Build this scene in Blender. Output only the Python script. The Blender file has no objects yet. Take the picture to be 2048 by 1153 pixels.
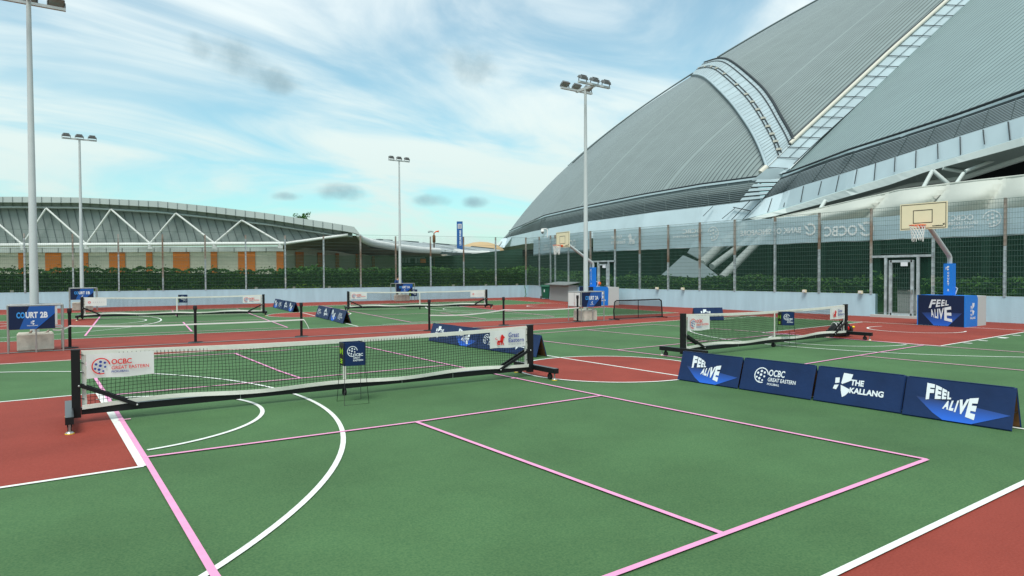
import bpy, math, random
from mathutils import Vector, Matrix
random.seed(7)
R = math.radians
C = bpy.context.scene.collection
scn = bpy.context.scene

# ------------------------------------------------------------------ camera
CX, CY, CZ = -9.2192, -9.6951, 1.8118
YAW, PIT, ROL, FPX = .6174, .0206, -.0048, 1366.26
_f = Vector((math.sin(YAW)*math.cos(PIT), math.cos(YAW)*math.cos(PIT), -math.sin(PIT)))
_r0 = Vector((math.cos(YAW), -math.sin(YAW), 0)); _u0 = _r0.cross(_f)
_r = _r0*math.cos(ROL) + _u0*math.sin(ROL); _u = -_r0*math.sin(ROL) + _u0*math.cos(ROL)
cam = bpy.data.cameras.new('camera'); camo = bpy.data.objects.new('camera', cam); C.objects.link(camo)
camo.matrix_world = Matrix(((_r.x, _u.x, -_f.x, CX), (_r.y, _u.y, -_f.y, CY), (_r.z, _u.z, -_f.z, CZ), (0, 0, 0, 1)))
cam.sensor_width = 36; cam.lens = 36*FPX/2048; cam.clip_start = .1; cam.clip_end = 3000
scn.camera = camo
scn.render.resolution_x = 1024; scn.render.resolution_y = 576
scn.view_settings.view_transform = 'Standard'; scn.view_settings.look = 'None'
scn.view_settings.exposure = 0.56; scn.view_settings.gamma = 1

# ------------------------------------------------------------------ sky and sun
SUN_EL, SUN_AZ = R(60), R(228)          # azimuth clockwise from +Y
w = bpy.data.worlds.new('World'); scn.world = w; w.use_nodes = True
nt = w.node_tree; nt.nodes.clear()
def N(t, **k):
    n = nt.nodes.new(t)
    for a, b in k.items(): setattr(n, a, b)
    return n
def L(a, b): nt.links.new(a, b)
def M(op, a, b=None, c=None):
    n = N('ShaderNodeMath', operation=op)
    for i, v in enumerate((a, b, c)):
        if v is None: continue
        if hasattr(v, 'links'): L(v, n.inputs[i])
        else: n.inputs[i].default_value = v
    return n.outputs[0]
sky = N('ShaderNodeTexSky', sky_type='NISHITA'); sky.sun_disc = False
sky.sun_elevation = SUN_EL; sky.sun_rotation = SUN_AZ; sky.air_density = 1.0; sky.dust_density = 1.2; sky.ozone_density = 1.0
tc = N('ShaderNodeTexCoord'); sp = N('ShaderNodeSeparateXYZ'); L(tc.outputs['Generated'], sp.inputs[0])
zz = M('ADD', M('MAXIMUM', sp.outputs['Z'], 0.0), .16)
cb = N('ShaderNodeCombineXYZ'); L(M('DIVIDE', sp.outputs['X'], zz), cb.inputs[0]); L(M('DIVIDE', sp.outputs['Y'], zz), cb.inputs[1])
mp = N('ShaderNodeMapping'); L(cb.outputs[0], mp.inputs[0]); mp.vector_type = 'TEXTURE'; mp.inputs['Rotation'].default_value = (0, 0, R(13)); mp.inputs['Scale'].default_value = (1.35, .80, 1); mp.inputs['Location'].default_value = (.4, .2, 0)
n1 = N('ShaderNodeTexNoise'); L(mp.outputs[0], n1.inputs['Vector']); n1.inputs['Scale'].default_value = 1.15; n1.inputs['Detail'].default_value = 9; n1.inputs['Roughness'].default_value = .55; n1.inputs['Distortion'].default_value = 1.1
mp2 = N('ShaderNodeMapping'); L(cb.outputs[0], mp2.inputs[0]); mp2.inputs['Location'].default_value = (3.1, 1.7, 0)
n2 = N('ShaderNodeTexNoise'); L(mp2.outputs[0], n2.inputs['Vector']); n2.inputs['Scale'].default_value = .62; n2.inputs['Detail'].default_value = 5
cr = N('ShaderNodeMapRange', interpolation_type='SMOOTHSTEP'); L(M('ADD', M('MULTIPLY', n1.outputs[0], .75), M('MULTIPLY', n2.outputs[0], .45)), cr.inputs[0])
cr.inputs[1].default_value = .44; cr.inputs[2].default_value = .70; cr.inputs[3].default_value = .22; cr.inputs[4].default_value = 1.0
tint = N('ShaderNodeMix', data_type='RGBA', blend_type='MULTIPLY'); tint.inputs[0].default_value = 1
sc = N('ShaderNodeVectorMath', operation='SCALE'); L(sky.outputs[0], sc.inputs[0]); sc.inputs['Scale'].default_value = .115
L(sc.outputs[0], tint.inputs[6]); tint.inputs[7].default_value = (.66, 1.10, 1.0, 1)
# pale layer of thin high cloud, whiter high up, a little cream at the horizon
hz = N('ShaderNodeMapRange'); L(sp.outputs['Z'], hz.inputs[0]); hz.inputs[1].default_value = 0; hz.inputs[2].default_value = .35
cc = N('ShaderNodeMix', data_type='RGBA'); L(hz.outputs[0], cc.inputs[0]); cc.inputs[6].default_value = (.46, .58, .54, 1); cc.inputs[7].default_value = (.62, .69, .70, 1)
mx = N('ShaderNodeMix', data_type='RGBA'); L(cr.outputs[0], mx.inputs[0]); L(tint.outputs[2], mx.inputs[6]); L(cc.outputs[2], mx.inputs[7])
# small grey clouds
def dirpx(px, py): return (_f + _r*(px-1024)/FPX - _u*(py-576.5)/FPX).normalized()
nb = N('ShaderNodeTexNoise'); L(tc.outputs['Generated'], nb.inputs['Vector']); nb.inputs['Scale'].default_value = 15; nb.inputs['Detail'].default_value = 7; nb.inputs['Roughness'].default_value = .58
acc = None
for (px, py, wx, wy) in ((490, 128, .055, .024), (398, 95, .026, .015), (545, 155, .026, .018), (682, 385, .036, .012), (865, 402, .026, .009), (950, 405, .018, .008), (950, 130, .06, .03), (575, 393, .022, .006)):
    d = dirpx(px, py); rt = Vector((d.y, -d.x, 0)).normalized(); up = rt.cross(d)
    if px < 600 and py < 200: rt, up = (rt*.93 - up*.36), (up*.93 + rt*.36)
    def dot(v):
        n = N('ShaderNodeVectorMath', operation='DOT_PRODUCT'); L(tc.outputs['Generated'], n.inputs[0]); n.inputs[1].default_value = v; return n.outputs['Value']
    a = M('DIVIDE', M('SUBTRACT', dot(rt), rt.dot(d)), wx); b = M('DIVIDE', M('SUBTRACT', dot(up), up.dot(d)), wy)
    e = M('SUBTRACT', 1, M('ADD', M('MULTIPLY', a, a), M('MULTIPLY', b, b)))
    e = M('MAXIMUM', e, -3.0)
    if px == 950 and py == 130: e = M('SUBTRACT', e, .45)
    acc = e if acc is None else M('MAXIMUM', acc, e)
gm = N('ShaderNodeMapRange', interpolation_type='SMOOTHSTEP'); L(M('ADD', M('MULTIPLY', acc, .5), M('MULTIPLY', M('SUBTRACT', nb.outputs[0], .5), 2.0)), gm.inputs[0])
gm.inputs[1].default_value = -.25; gm.inputs[2].default_value = .95; gm.inputs[4].default_value = .82
gx = N('ShaderNodeMix', data_type='RGBA'); L(gm.outputs[0], gx.inputs[0]); L(mx.outputs[2], gx.inputs[6]); gx.inputs[7].default_value = (.20, .30, .34, 1)
bg = N('ShaderNodeBackground'); L(gx.outputs[2], bg.inputs[0]); bg.inputs[1].default_value = 1.0
out = N('ShaderNodeOutputWorld'); L(bg.outputs[0], out.inputs[0])
sun = bpy.data.lights.new('sun', 'SUN'); sun.energy = 2.0; sun.angle = R(26); sun.color = (1, .96, .9)
suno = bpy.data.objects.new('sun', sun); C.objects.link(suno)
suno.rotation_euler = Vector((math.sin(SUN_AZ)*math.cos(SUN_EL), math.cos(SUN_AZ)*math.cos(SUN_EL), math.sin(SUN_EL))).to_track_quat('Z', 'Y').to_euler()

# ------------------------------------------------------------------ materials
MT = {}
def mat(name, col, rough=.6, metal=0, var=0, vscale=3, bump=0, bscale=60, alpha=None, spec=.25, vcol=None, det=6):
    if name in MT: return MT[name]
    m = bpy.data.materials.new(name); m.use_nodes = True; t = m.node_tree
    b = t.nodes['Principled BSDF']; b.inputs['Roughness'].default_value = rough; b.inputs['Metallic'].default_value = metal
    b.inputs['Specular IOR Level'].default_value = spec
    c = (*col, 1); b.inputs['Base Color'].default_value = c
    tcn = t.nodes.new('ShaderNodeTexCoord')
    if var:
        n = t.nodes.new('ShaderNodeTexNoise'); n.inputs['Scale'].default_value = vscale; n.inputs['Detail'].default_value = det; t.links.new(tcn.outputs['Object'], n.inputs['Vector'])
        r = t.nodes.new('ShaderNodeMapRange'); r.inputs[1].default_value = .3; r.inputs[2].default_value = .7; t.links.new(n.outputs[0], r.inputs[0])
        x = t.nodes.new('ShaderNodeMix'); x.data_type = 'RGBA'; t.links.new(r.outputs[0], x.inputs[0])
        lo = vcol if vcol else [v*(1-var) for v in col]; hi = col if vcol else [min(1, v*(1+var)) for v in col]
        x.inputs[6].default_value = (*lo, 1); x.inputs[7].default_value = (*hi, 1); t.links.new(x.outputs[2], b.inputs['Base Color'])
    if bump:
        n = t.nodes.new('ShaderNodeTexNoise'); n.inputs['Scale'].default_value = bscale; n.inputs['Detail'].default_value = 4; t.links.new(tcn.outputs['Object'], n.inputs['Vector'])
        bp = t.nodes.new('ShaderNodeBump'); bp.inputs['Strength'].default_value = bump; bp.inputs['Distance'].default_value = .02; t.links.new(n.outputs[0], bp.inputs['Height']); t.links.new(bp.outputs[0], b.inputs['Normal'])
    if alpha is not None:
        o = t.nodes['Material Output']; tr = t.nodes.new('ShaderNodeBsdfTransparent'); ms = t.nodes.new('ShaderNodeMixShader')
        ms.inputs[0].default_value = alpha; t.links.new(tr.outputs[0], ms.inputs[1]); t.links.new(b.outputs[0], ms.inputs[2]); t.links.new(ms.outputs[0], o.inputs[0])
    MT[name] = m; return m
def court_mat(name, col, col2):
    """acrylic coating: fine speckled grain, broad worn patches"""
    m = bpy.data.materials.new(name); m.use_nodes = True; t = m.node_tree; b = t.nodes['Principled BSDF']
    tcn = t.nodes.new('ShaderNodeTexCoord')
    def noise(s, d, k=6):
        n = t.nodes.new('ShaderNodeTexNoise'); n.inputs['Scale'].default_value = s; n.inputs['Detail'].default_value = d; t.links.new(tcn.outputs['Object'], n.inputs['Vector']); return n.outputs[0]
    def rng(i, a, c, o1, o2):
        r = t.nodes.new('ShaderNodeMapRange'); t.links.new(i, r.inputs[0]); r.inputs[1].default_value = a; r.inputs[2].default_value = c; r.inputs[3].default_value = o1; r.inputs[4].default_value = o2; return r.outputs[0]
    g1 = rng(noise(60, 3), .28, .72, 0, 1); g2 = rng(noise(.35, 4), .35, .65, .90, 1.10); g3 = rng(noise(1.3, 9), .30, .62, .90, 1.04)
    x = t.nodes.new('ShaderNodeMix'); x.data_type = 'RGBA'; t.links.new(g1, x.inputs[0]); x.inputs[6].default_value = (*col, 1); x.inputs[7].default_value = (*col2, 1)
    mm = t.nodes.new('ShaderNodeMath'); mm.operation = 'MULTIPLY'; t.links.new(g2, mm.inputs[0]); t.links.new(g3, mm.inputs[1])
    v = t.nodes.new('ShaderNodeVectorMath'); v.operation = 'SCALE'; t.links.new(x.outputs[2], v.inputs[0]); t.links.new(mm.outputs[0], v.inputs['Scale'])
    t.links.new(v.outputs[0], b.inputs['Base Color']); b.inputs['Roughness'].default_value = .8; b.inputs['Specular IOR Level'].default_value = .15
    bp = t.nodes.new('ShaderNodeBump'); bp.inputs['Strength'].default_value = .35; bp.inputs['Distance'].default_value = .004; t.links.new(noise(140, 2), bp.inputs['Height']); t.links.new(bp.outputs[0], b.inputs['Normal'])
    MT[name] = m; return m
court_mat('green', (.046, .116, .048), (.086, .168, .068)); court_mat('red', (.225, .041, .029), (.275, .055, .039))
mat('white_line', (.72, .74, .70), .6, var=.11, vscale=28); mat('pink_line', (.74, .31, .51), .6, var=.06, vscale=8); mat('yellow_line', (.72, .60, .12), .6)
mat('drain', (.16, .20, .20), .5); mat('earth', (.10, .13, .06), .9, var=.4, vscale=.3); mat('paving', (.22, .23, .22), .8, var=.15)
mat('wall_blue', (.42, .60, .68), .75, var=.07, vscale=1.2, bump=.25, bscale=25); _w = MT['wall_blue'].node_tree; _n = [q for q in _w.nodes if q.type == 'TEX_NOISE' and q.inputs['Scale'].default_value < 5][0]; _l = _n.inputs['Vector'].links[0].from_socket; _m = _w.nodes.new('ShaderNodeMapping'); _m.inputs['Scale'].default_value = (3, 3, .5); _w.links.new(_l, _m.inputs[0]); _w.links.new(_m.outputs[0], _n.inputs['Vector'])
mat('wall_end', (.45, .47, .45), .8)
mat('black', (.008, .009, .010), .45, spec=.3); mat('black_rough', (.02, .02, .022), .8); mat('rubber', (.02, .02, .02), .7)
mat('foot_top', (.03, .035, .04), .3, spec=.9)
mat('white_tape', (.78, .77, .70), .7, var=.05, vscale=10); mat('white', (.80, .80, .78), .6); mat('banner_white', (.82, .82, .80), .55)
mat('navy', (.007, .024, .085), .42, var=.16, vscale=3, bump=.35, bscale=7); mat('navy_dark', (.008, .018, .060), .5); mat('royal', (.012, .12, .52), .5); mat('blue_mid', (.02, .10, .36), .5)
mat('brightblue', (.05, .30, .75), .5); mat('print_white', (.72, .76, .80), .6); mat('logo_red', (.70, .02, .02), .6); mat('logo_blue', (.03, .06, .30), .6); mat('logo_grey', (.35, .35, .4), .6)
mat('wood_in', (.16, .075, .03), .8); mat('lime', (.45, .85, .03), .5)
mat('steel', (.42, .43, .42), .35, metal=.7, var=.1); mat('galv', (.42, .48, .50), .5, metal=.35, var=.3, vscale=5); mat('rusty', (.40, .40, .37), .7, metal=.1, var=1, vscale=1.1, vcol=(.20, .085, .03))
mat('pole_paint', (.48, .53, .53), .45, var=.04); mat('lamp_grey', (.13, .14, .14), .5); mat('lens', (.30, .32, .30), .2)
mat('concrete', (.55, .52, .44), .85, var=.18, vscale=6, bump=.3, bscale=30)
mat('orange', (.75, .12, .03), .5); mat('cream_board', (.80, .72, .50), .5, var=.03); mat('netwhite', (.8, .8, .78), .7)
mat('shade', (.012, .050, .034), .9, alpha=.55); mat('shade_far', (.016, .055, .028), .9, alpha=.42); mat('banner_mesh', (.48, .64, .70), .8, alpha=.86); mat('banner_print', (.74, .80, .80), .8, alpha=.9)
mat('wire', (.10, .16, .14), .6, metal=.2); mat('netwire', (.012, .014, .014), .8); mat('net_dark', (.012, .012, .014), .9, alpha=.45)
mat('leaf_a', (.055, .15, .026), .6, var=.3, vscale=2); mat('leaf_b', (.085, .190, .030), .6, var=.3, vscale=2); mat('leaf_c', (.03, .09, .02), .6); mat('leaf_y', (.25, .42, .03), .6)
mat('bark', (.12, .09, .06), .9)
mat('bin_green', (.015, .11, .065), .4); mat('corrug', (.42, .45, .44), .6, metal=.2); mat('skin', (.42, .22, .14), .6); mat('shirt', (.015, .045, .14), .8); mat('hair', (.01, .008, .007), .6)
mat('grey_pad', (.50, .53, .52), .7); mat('padblue', (.015, .19, .66), .5); mat('yellow', (.8, .55, .02), .5)
mat('panel_light', (.50, .61, .65), .42, metal=.1, var=.05, vscale=.3); mat('panel_mid', (.36, .45, .48), .45, metal=.1, var=.10, vscale=.35); mat('beige_trim', (.60, .58, .50), .5); mat('dark_gap', (.03, .04, .045), .7); mat('gutter', (.09, .12, .125), .5)
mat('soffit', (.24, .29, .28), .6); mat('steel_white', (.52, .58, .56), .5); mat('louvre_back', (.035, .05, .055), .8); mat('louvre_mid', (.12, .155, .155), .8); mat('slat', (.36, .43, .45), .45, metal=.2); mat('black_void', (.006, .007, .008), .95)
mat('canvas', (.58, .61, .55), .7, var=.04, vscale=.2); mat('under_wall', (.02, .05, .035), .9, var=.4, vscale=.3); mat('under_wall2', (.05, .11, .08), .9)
mat('arena_panel', (.235, .275, .265), .5, var=.08, vscale=.5); mat('arena_fascia', (.42, .47, .46), .5, var=.05, vscale=.3); mat('arena_white', (.66, .68, .66), .5); mat('arena_orange', (.72, .20, .03), .6); mat('arena_cream', (.66, .64, .52), .7, var=.05)
mat('membrane', (.24, .22, .17), .7, var=.25, vscale=.25, vcol=(.13, .12, .09)); mat('roof_grey', (.26, .30, .31), .5, var=.12, vscale=.3); mat('sand_roof', (.50, .36, .20), .8); mat('pylon_blue', (.02, .10, .30), .5); mat('far_glass', (.35, .42, .40), .3)
def rib_mat(name, col, dark, freq, wid, major=0):
    m = bpy.data.materials.new(name); m.use_nodes = True; t = m.node_tree; b = t.nodes['Principled BSDF']
    uv = t.nodes.new('ShaderNodeUVMap'); s = t.nodes.new('ShaderNodeSeparateXYZ'); t.links.new(uv.outputs[0], s.inputs[0])
    def mm(op, a, c=0.):
        n = t.nodes.new('ShaderNodeMath'); n.operation = op
        for i, v in enumerate((a, c)):
            if hasattr(v, 'links'): t.links.new(v, n.inputs[i])
            else: n.inputs[i].default_value = v
        return n.outputs[0]
    fr = mm('FRACT', mm('MULTIPLY', s.outputs[0], freq)); k = mm('LESS_THAN', fr, wid)
    shade = mm('MULTIPLY', fr, .16)
    nz = t.nodes.new('ShaderNodeTexNoise'); nz.inputs['Scale'].default_value = .25; nz.inputs['Detail'].default_value = 6; t.links.new(uv.outputs[0], nz.inputs['Vector'])
    wv = mm('ADD', mm('MULTIPLY', nz.outputs[0], .35), mm('ADD', shade, .72))
    cn = t.nodes.new('ShaderNodeVectorMath'); cn.operation = 'SCALE'; cn.inputs[0].default_value = col; t.links.new(wv, cn.inputs['Scale'])
    x = t.nodes.new('ShaderNodeMix'); x.data_type = 'RGBA'; t.links.new(k, x.inputs[0]); t.links.new(cn.outputs[0], x.inputs[6]); x.inputs[7].default_value = (*dark, 1)
    last = x.outputs[2]
    if major:
        k2 = mm('LESS_THAN', mm('FRACT', mm('MULTIPLY', s.outputs[0], major)), .03)
        y = t.nodes.new('ShaderNodeMix'); y.data_type = 'RGBA'; t.links.new(k2, y.inputs[0]); t.links.new(last, y.inputs[6]); y.inputs[7].default_value = (*[v*1.22 for v in col], 1); last = y.outputs[2]
    t.links.new(last, b.inputs['Base Color']); b.inputs['Roughness'].default_value = .5; b.inputs['Metallic'].default_value = .15
    MT[name] = m
rib_mat('ribs', (.21, .262, .256), (.045, .065, .07), 1/.80, .22, 1/7.4)
rib_mat('ribs_c', (.22, .305, .305), (.03, .06, .065), 1/.90, .20)
def grad_mat(name):
    """printed chevron that runs from dark to bright blue, set by the print's own UV"""
    m = bpy.data.materials.new(name); m.use_nodes = True; t = m.node_tree; b = t.nodes['Principled BSDF']
    uv = t.nodes.new('ShaderNodeUVMap'); s = t.nodes.new('ShaderNodeSeparateXYZ'); t.links.new(uv.outputs[0], s.inputs[0])
    x = t.nodes.new('ShaderNodeMix'); x.data_type = 'RGBA'; t.links.new(s.outputs[1], x.inputs[0]); x.inputs[6].default_value = (.012, .13, .68, 1); x.inputs[7].default_value = (.010, .028, .10, 1)
    t.links.new(x.outputs[2], b.inputs['Base Color']); b.inputs['Roughness'].default_value = .5; MT[name] = m
grad_mat('print_grad')

for k_ in ('banner_mesh', 'banner_white', 'white_tape', 'canvas'):
    t_ = MT[k_].node_tree; o_ = t_.nodes['Material Output']; l_ = o_.inputs[0].links[0].from_socket; tl = t_.nodes.new('ShaderNodeBsdfTranslucent'); ms_ = t_.nodes.new('ShaderNodeMixShader')
    tl.inputs[0].default_value = (*[c*.9 for c in t_.nodes['Principled BSDF'].inputs['Base Color'].default_value[:3]], 1); ms_.inputs[0].default_value = .22; t_.links.new(l_, ms_.inputs[1]); t_.links.new(tl.outputs[0], ms_.inputs[2]); t_.links.new(ms_.outputs[0], o_.inputs[0])

# ------------------------------------------------------------------ mesh builder
_tc = {}
def textmesh(s, bold=.0, key=None):
    k = (s, bold)
    if k in _tc: return _tc[k]
    cu = bpy.data.curves.new('t', 'FONT'); cu.body = s; cu.offset = bold; cu.resolution_u = 3
    o = bpy.data.objects.new('t', cu); C.objects.link(o)
    dg = bpy.context.evaluated_depsgraph_get(); me = bpy.data.meshes.new_from_object(o.evaluated_get(dg))
    V = [(v.co.x, v.co.y) for v in me.vertices]; F = [tuple(p.vertices) for p in me.polygons]
    bpy.data.objects.remove(o); bpy.data.curves.remove(cu); bpy.data.meshes.remove(me)
    x0 = min(v[0] for v in V); x1 = max(v[0] for v in V); y0 = min(v[1] for v in V); y1 = max(v[1] for v in V)
    V = [((x-x0)/(x1-x0), (y-y0)/(y1-y0)) for x, y in V]
    _tc[k] = (V, F, (x1-x0)/(y1-y0)); return _tc[k]
class MB:
    def __init__(s): s.v = []; s.f = []; s.m = []; s.sm = []; s.mats = []; s.uv = {}
    def mi(s, m):
        if m not in s.mats: s.mats.append(m)
        return s.mats.index(m)
    def face(s, pts, m, sm=False, uv=None):
        b = len(s.v); s.v += [tuple(p) for p in pts]; s.f.append(tuple(range(b, b+len(pts)))); s.m.append(s.mi(m)); s.sm.append(sm)
        if uv: s.uv[len(s.f)-1] = uv
    def geo(s, V, F, m, sm=False, uvs=None):
        b = len(s.v); s.v += [tuple(p) for p in V]; k = s.mi(m)
        for f in F:
            s.f.append(tuple(b+i for i in f)); s.m.append(k); s.sm.append(sm)
            if uvs: s.uv[len(s.f)-1] = [uvs[i] for i in f]
    def box(s, c, d, m, rz=0, top=None):
        x, y, z = d[0]/2, d[1]/2, d[2]/2; cz, sz = math.cos(rz), math.sin(rz)
        V = [(c[0]+a*x*cz-b*y*sz, c[1]+a*x*sz+b*y*cz, c[2]+e*z) for e in (-1, 1) for a, b in ((-1, -1), (1, -1), (1, 1), (-1, 1))]
        F = [(3, 2, 1, 0), (4, 5, 6, 7), (0, 1, 5, 4), (1, 2, 6, 5), (2, 3, 7, 6), (3, 0, 4, 7)]
        s.geo(V, [F[i] for i in (0, 2, 3, 4, 5)], m); s.geo(V, [F[1]], top or m)
    def bar(s, a, b, wd, ht, m, up=(0, 0, 1), caps=True):
        a, b = Vector(a), Vector(b); d = (b-a).normalized(); u = Vector(up)
        if abs(d.dot(u)) > .98: u = Vector((0, 1, 0))
        sd = d.cross(u).normalized(); u = sd.cross(d)
        V = [p + sd*i*wd/2 + u*j*ht/2 for p in (a, b) for i, j in ((-1, -1), (1, -1), (1, 1), (-1, 1))]
        F = [(0, 1, 5, 4), (1, 2, 6, 5), (2, 3, 7, 6), (3, 0, 4, 7)]
        if caps: F += [(3, 2, 1, 0), (4, 5, 6, 7)]
        s.geo(V, F, m)
    def tube(s, P_, r, m, n=10, caps=True):
        P_ = [Vector(p) for p in P_]; rs = r if isinstance(r, (list, tuple)) else [r]*len(P_)
        V = []; F = []; pu = None
        for i, p in enumerate(P_):
            d = ((P_[min(i+1, len(P_)-1)]-p).normalized() + (p-P_[max(i-1, 0)]).normalized())
            d = d.normalized() if d.length > 1e-6 else Vector((0, 0, 1))
            if pu is None: pu = Vector((1, 0, 0)) if abs(d.x) < .8 else Vector((0, 1, 0))
            sd = d.cross(pu).normalized(); pu = sd.cross(d).normalized()
            V += [p + (sd*math.cos(2*math.pi*k/n) + pu*math.sin(2*math.pi*k/n))*rs[i] for k in range(n)]
        for i in range(len(P_)-1):
            for k in range(n):
                F.append((i*n+k, i*n+(k+1) % n, (i+1)*n+(k+1) % n, (i+1)*n+k))
        s.geo(V, F, m, sm=n > 5)
        if caps: s.geo(V, [tuple(range(n))[::-1], tuple(range((len(P_)-1)*n, len(P_)*n))], m)
    def strip(s, A, B, m, uv=None, sm=False):
        n = len(A); V = list(A)+list(B)
        s.geo(V, [(i, i+1, n+i+1, n+i) for i in range(n-1)], m, sm)
    def slab(s, A, B, off, m, m2=None):
        """strip between polylines A and B with thickness along off"""
        o = Vector(off); A = [Vector(p) for p in A]; B = [Vector(p) for p in B]
        s.strip(A, B, m); s.strip([p+o for p in A], [p+o for p in B], m2 or m); s.strip(A, [p+o for p in A], m2 or m); s.strip(B, [p+o for p in B], m2 or m)
        for k in (0, -1): s.face([A[k], B[k], B[k]+o, A[k]+o], m2 or m)
    def sphere(s, c, r, m, n=12, sc=(1, 1, 1)):
        V = []; F = []
        for i in range(n//2+1):
            th = math.pi*i/(n//2)
            for k in range(n): V.append((c[0]+r*sc[0]*math.sin(th)*math.cos(2*math.pi*k/n), c[1]+r*sc[1]*math.sin(th)*math.sin(2*math.pi*k/n), c[2]+r*sc[2]*math.cos(th)))
        for i in range(n//2):
            for k in range(n): F.append((i*n+k, (i+1)*n+k, (i+1)*n+(k+1) % n, i*n+(k+1) % n))
        s.geo(V, F, m, True)
    def text(s, st, fn, q, m, bold=.02):
        """lettering warped onto quad q = (bl, br, tr, tl) in 2D print space; fn maps print space to 3D"""
        V, F, _ = textmesh(st, bold); bl, br, tr, tl = q; P_ = []
        for u, v in V:
            x = (bl[0]*(1-u)+br[0]*u)*(1-v)+(tl[0]*(1-u)+tr[0]*u)*v; y = (bl[1]*(1-u)+br[1]*u)*(1-v)+(tl[1]*(1-u)+tr[1]*u)*v
            P_.append(fn(x, y))
        s.geo(P_, F, m)
    def trect(s, st, fn, x, y, h, m, bold=.02, wd=None, al='l'):
        a = textmesh(st, bold)[2]; wd = wd or a*h
        if al == 'c': x -= wd/2
        s.text(st, fn, ((x, y), (x+wd, y), (x+wd, y+h), (x, y+h)), m, bold)
    def poly(s, pts, fn, m, uv=None): s.face([fn(*p) for p in pts], m, uv=uv)
    def disc(s, fn, x, y, r, m, n=12, sx=1): s.face([fn(x+sx*r*math.cos(2*math.pi*k/n), y+r*math.sin(2*math.pi*k/n)) for k in range(n)], m)
    def ring(s, fn, x, y, r, wd, a0, a1, m, n=24):
        A = [fn(x+r*math.cos(R(a0+(a1-a0)*k/n)), y+r*math.sin(R(a0+(a1-a0)*k/n))) for k in range(n+1)]
        B = [fn(x+(r-wd)*math.cos(R(a0+(a1-a0)*k/n)), y+(r-wd)*math.sin(R(a0+(a1-a0)*k/n))) for k in range(n+1)]
        s.strip(A, B, m)
    def build(s, name, parent=None):
        me = bpy.data.meshes.new(name); me.from_pydata([tuple(v) for v in s.v], [], s.f)
        for m in s.mats: me.materials.append(MT[m])
        me.polygons.foreach_set('material_index', s.m); me.polygons.foreach_set('use_smooth', s.sm)
        if s.uv:
            uvl = me.uv_layers.new(name='UVMap'); ls = me.polygons
            for i, u in s.uv.items():
                for j, li in enumerate(ls[i].loop_indices): uvl.data[li].uv = u[j]
        me.update(); o = bpy.data.objects.new(name, me); C.objects.link(o)
        if parent: o.parent = parent
        return o
def tag(o, label=None, cat=None, group=None, kind=None):
    if label: o['label'] = label
    if cat: o['category'] = cat
    if group: o['group'] = group
    if kind: o['kind'] = kind
    return o
def thing(name, label, cat, loc=(0, 0, 0), rz=0, group=None, sc=1):
    o = bpy.data.objects.new(name, None); C.objects.link(o); o.location = loc; o.rotation_euler = (0, 0, rz); o.scale = (sc, sc, sc); o.empty_display_size = .2
    return tag(o, label, cat, group)
def dup(root, label, loc=None, rz=None, sc=None):
    def cp(o, par):
        c = o.copy(); C.objects.link(c); c.parent = par
        for ch in [x for x in o.children]: cp(ch, c)
        return c
    c = cp(root, None); c['label'] = label
    if loc: c.location = loc
    if rz is not None: c.rotation_euler = (0, 0, rz)
    if sc: c.scale = (sc, sc, sc)
    return c
def ray(px, py): return _f + _r*(px-1024)/FPX - _u*(py-576.5)/FPX
O = Vector((CX, CY, CZ))
def at(px, py, fd): return O + ray(px, py)*fd           # point of the distant scenery at forward distance fd
def gr(px, py, z=0.):
    d = ray(px, py); return O + d*((z-CZ)/d.z)
def lin(a, b, t): return a+(b-a)*t
def interp(x, T):
    if x <= T[0][0]: return T[0][1]
    for (a, b), (c, d) in zip(T, T[1:]):
        if x <= c: return b+(d-b)*(x-a)/(c-a)
    return T[-1][1]
def resample(P_, n):
    P_ = [Vector(p) for p in P_]; d = [0]
    for a, b in zip(P_, P_[1:]): d.append(d[-1]+(b-a).length)
    out = []
    for i in range(n):
        t = d[-1]*i/(n-1); k = 0
        while k < len(d)-2 and d[k+1] < t: k += 1
        out.append(P_[k].lerp(P_[k+1], (t-d[k])/max(d[k+1]-d[k], 1e-9)))
    return out
#PART2
# ------------------------------------------------------------------ ground and courts
def H(t, x, y):
    d = 1+x*t[6]+y*t[7]; return Vector(((t[0]+x*t[2]+y*t[3])/d, (t[1]+x*t[4]+y*t[5])/d, 0))
H1 = [1.253533, 21.031192, 1.019701, .146606, -.156627, 1.065805, -.003928, -.003097]
H2 = [.09077, .08344, 1.01067, .00501, .00432, 1.01308, -.00006, -.00048]
def flat(name, polys, m, z):
    b = MB()
    for p in polys: b.face([(q[0], q[1], z) for q in p], m)
    return b
b = MB(); b.face([(-1500, -600, -.03), (1500, -600, -.03), (1500, 2200, -.03), (-1500, 2200, -.03)], 'earth'); tag(b.build('ground'), kind='structure')
b = MB(); b.face([(19.1, -60, -.012), (75, -60, -.012), (75, 75, -.012), (24, 75, -.012), (23, 33.2, -.012)][::1], 'paving'); tag(b.build('pavement'), kind='structure')
b = MB(); b.face([(-45, -40, 0), (19.1, -40, 0), (19.1, 21.7, 0), (22.65, 33.1, 0), (-45, 40.2, 0)], 'red'); tag(b.build('court_surround'), kind='structure')
g2 = [(-16.2, -7.53), (15.25, -7.45), (15.65, -1.7), (15.42, 7.95), gr(1355, 641.6), gr(1080, 661.1), gr(140.6, 721.6), gr(0, 729.8), (-16.2, 7.72)]
g1 = [H(H1, -16, -7.5), H(H1, 14, -7.5), H(H1, 14, 7.5), H(H1, -16, 7.5)]
b = flat('g', [[(q[0], q[1]) for q in g2], g1], 'green', .004); tag(b.build('court_green'), kind='structure')
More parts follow.
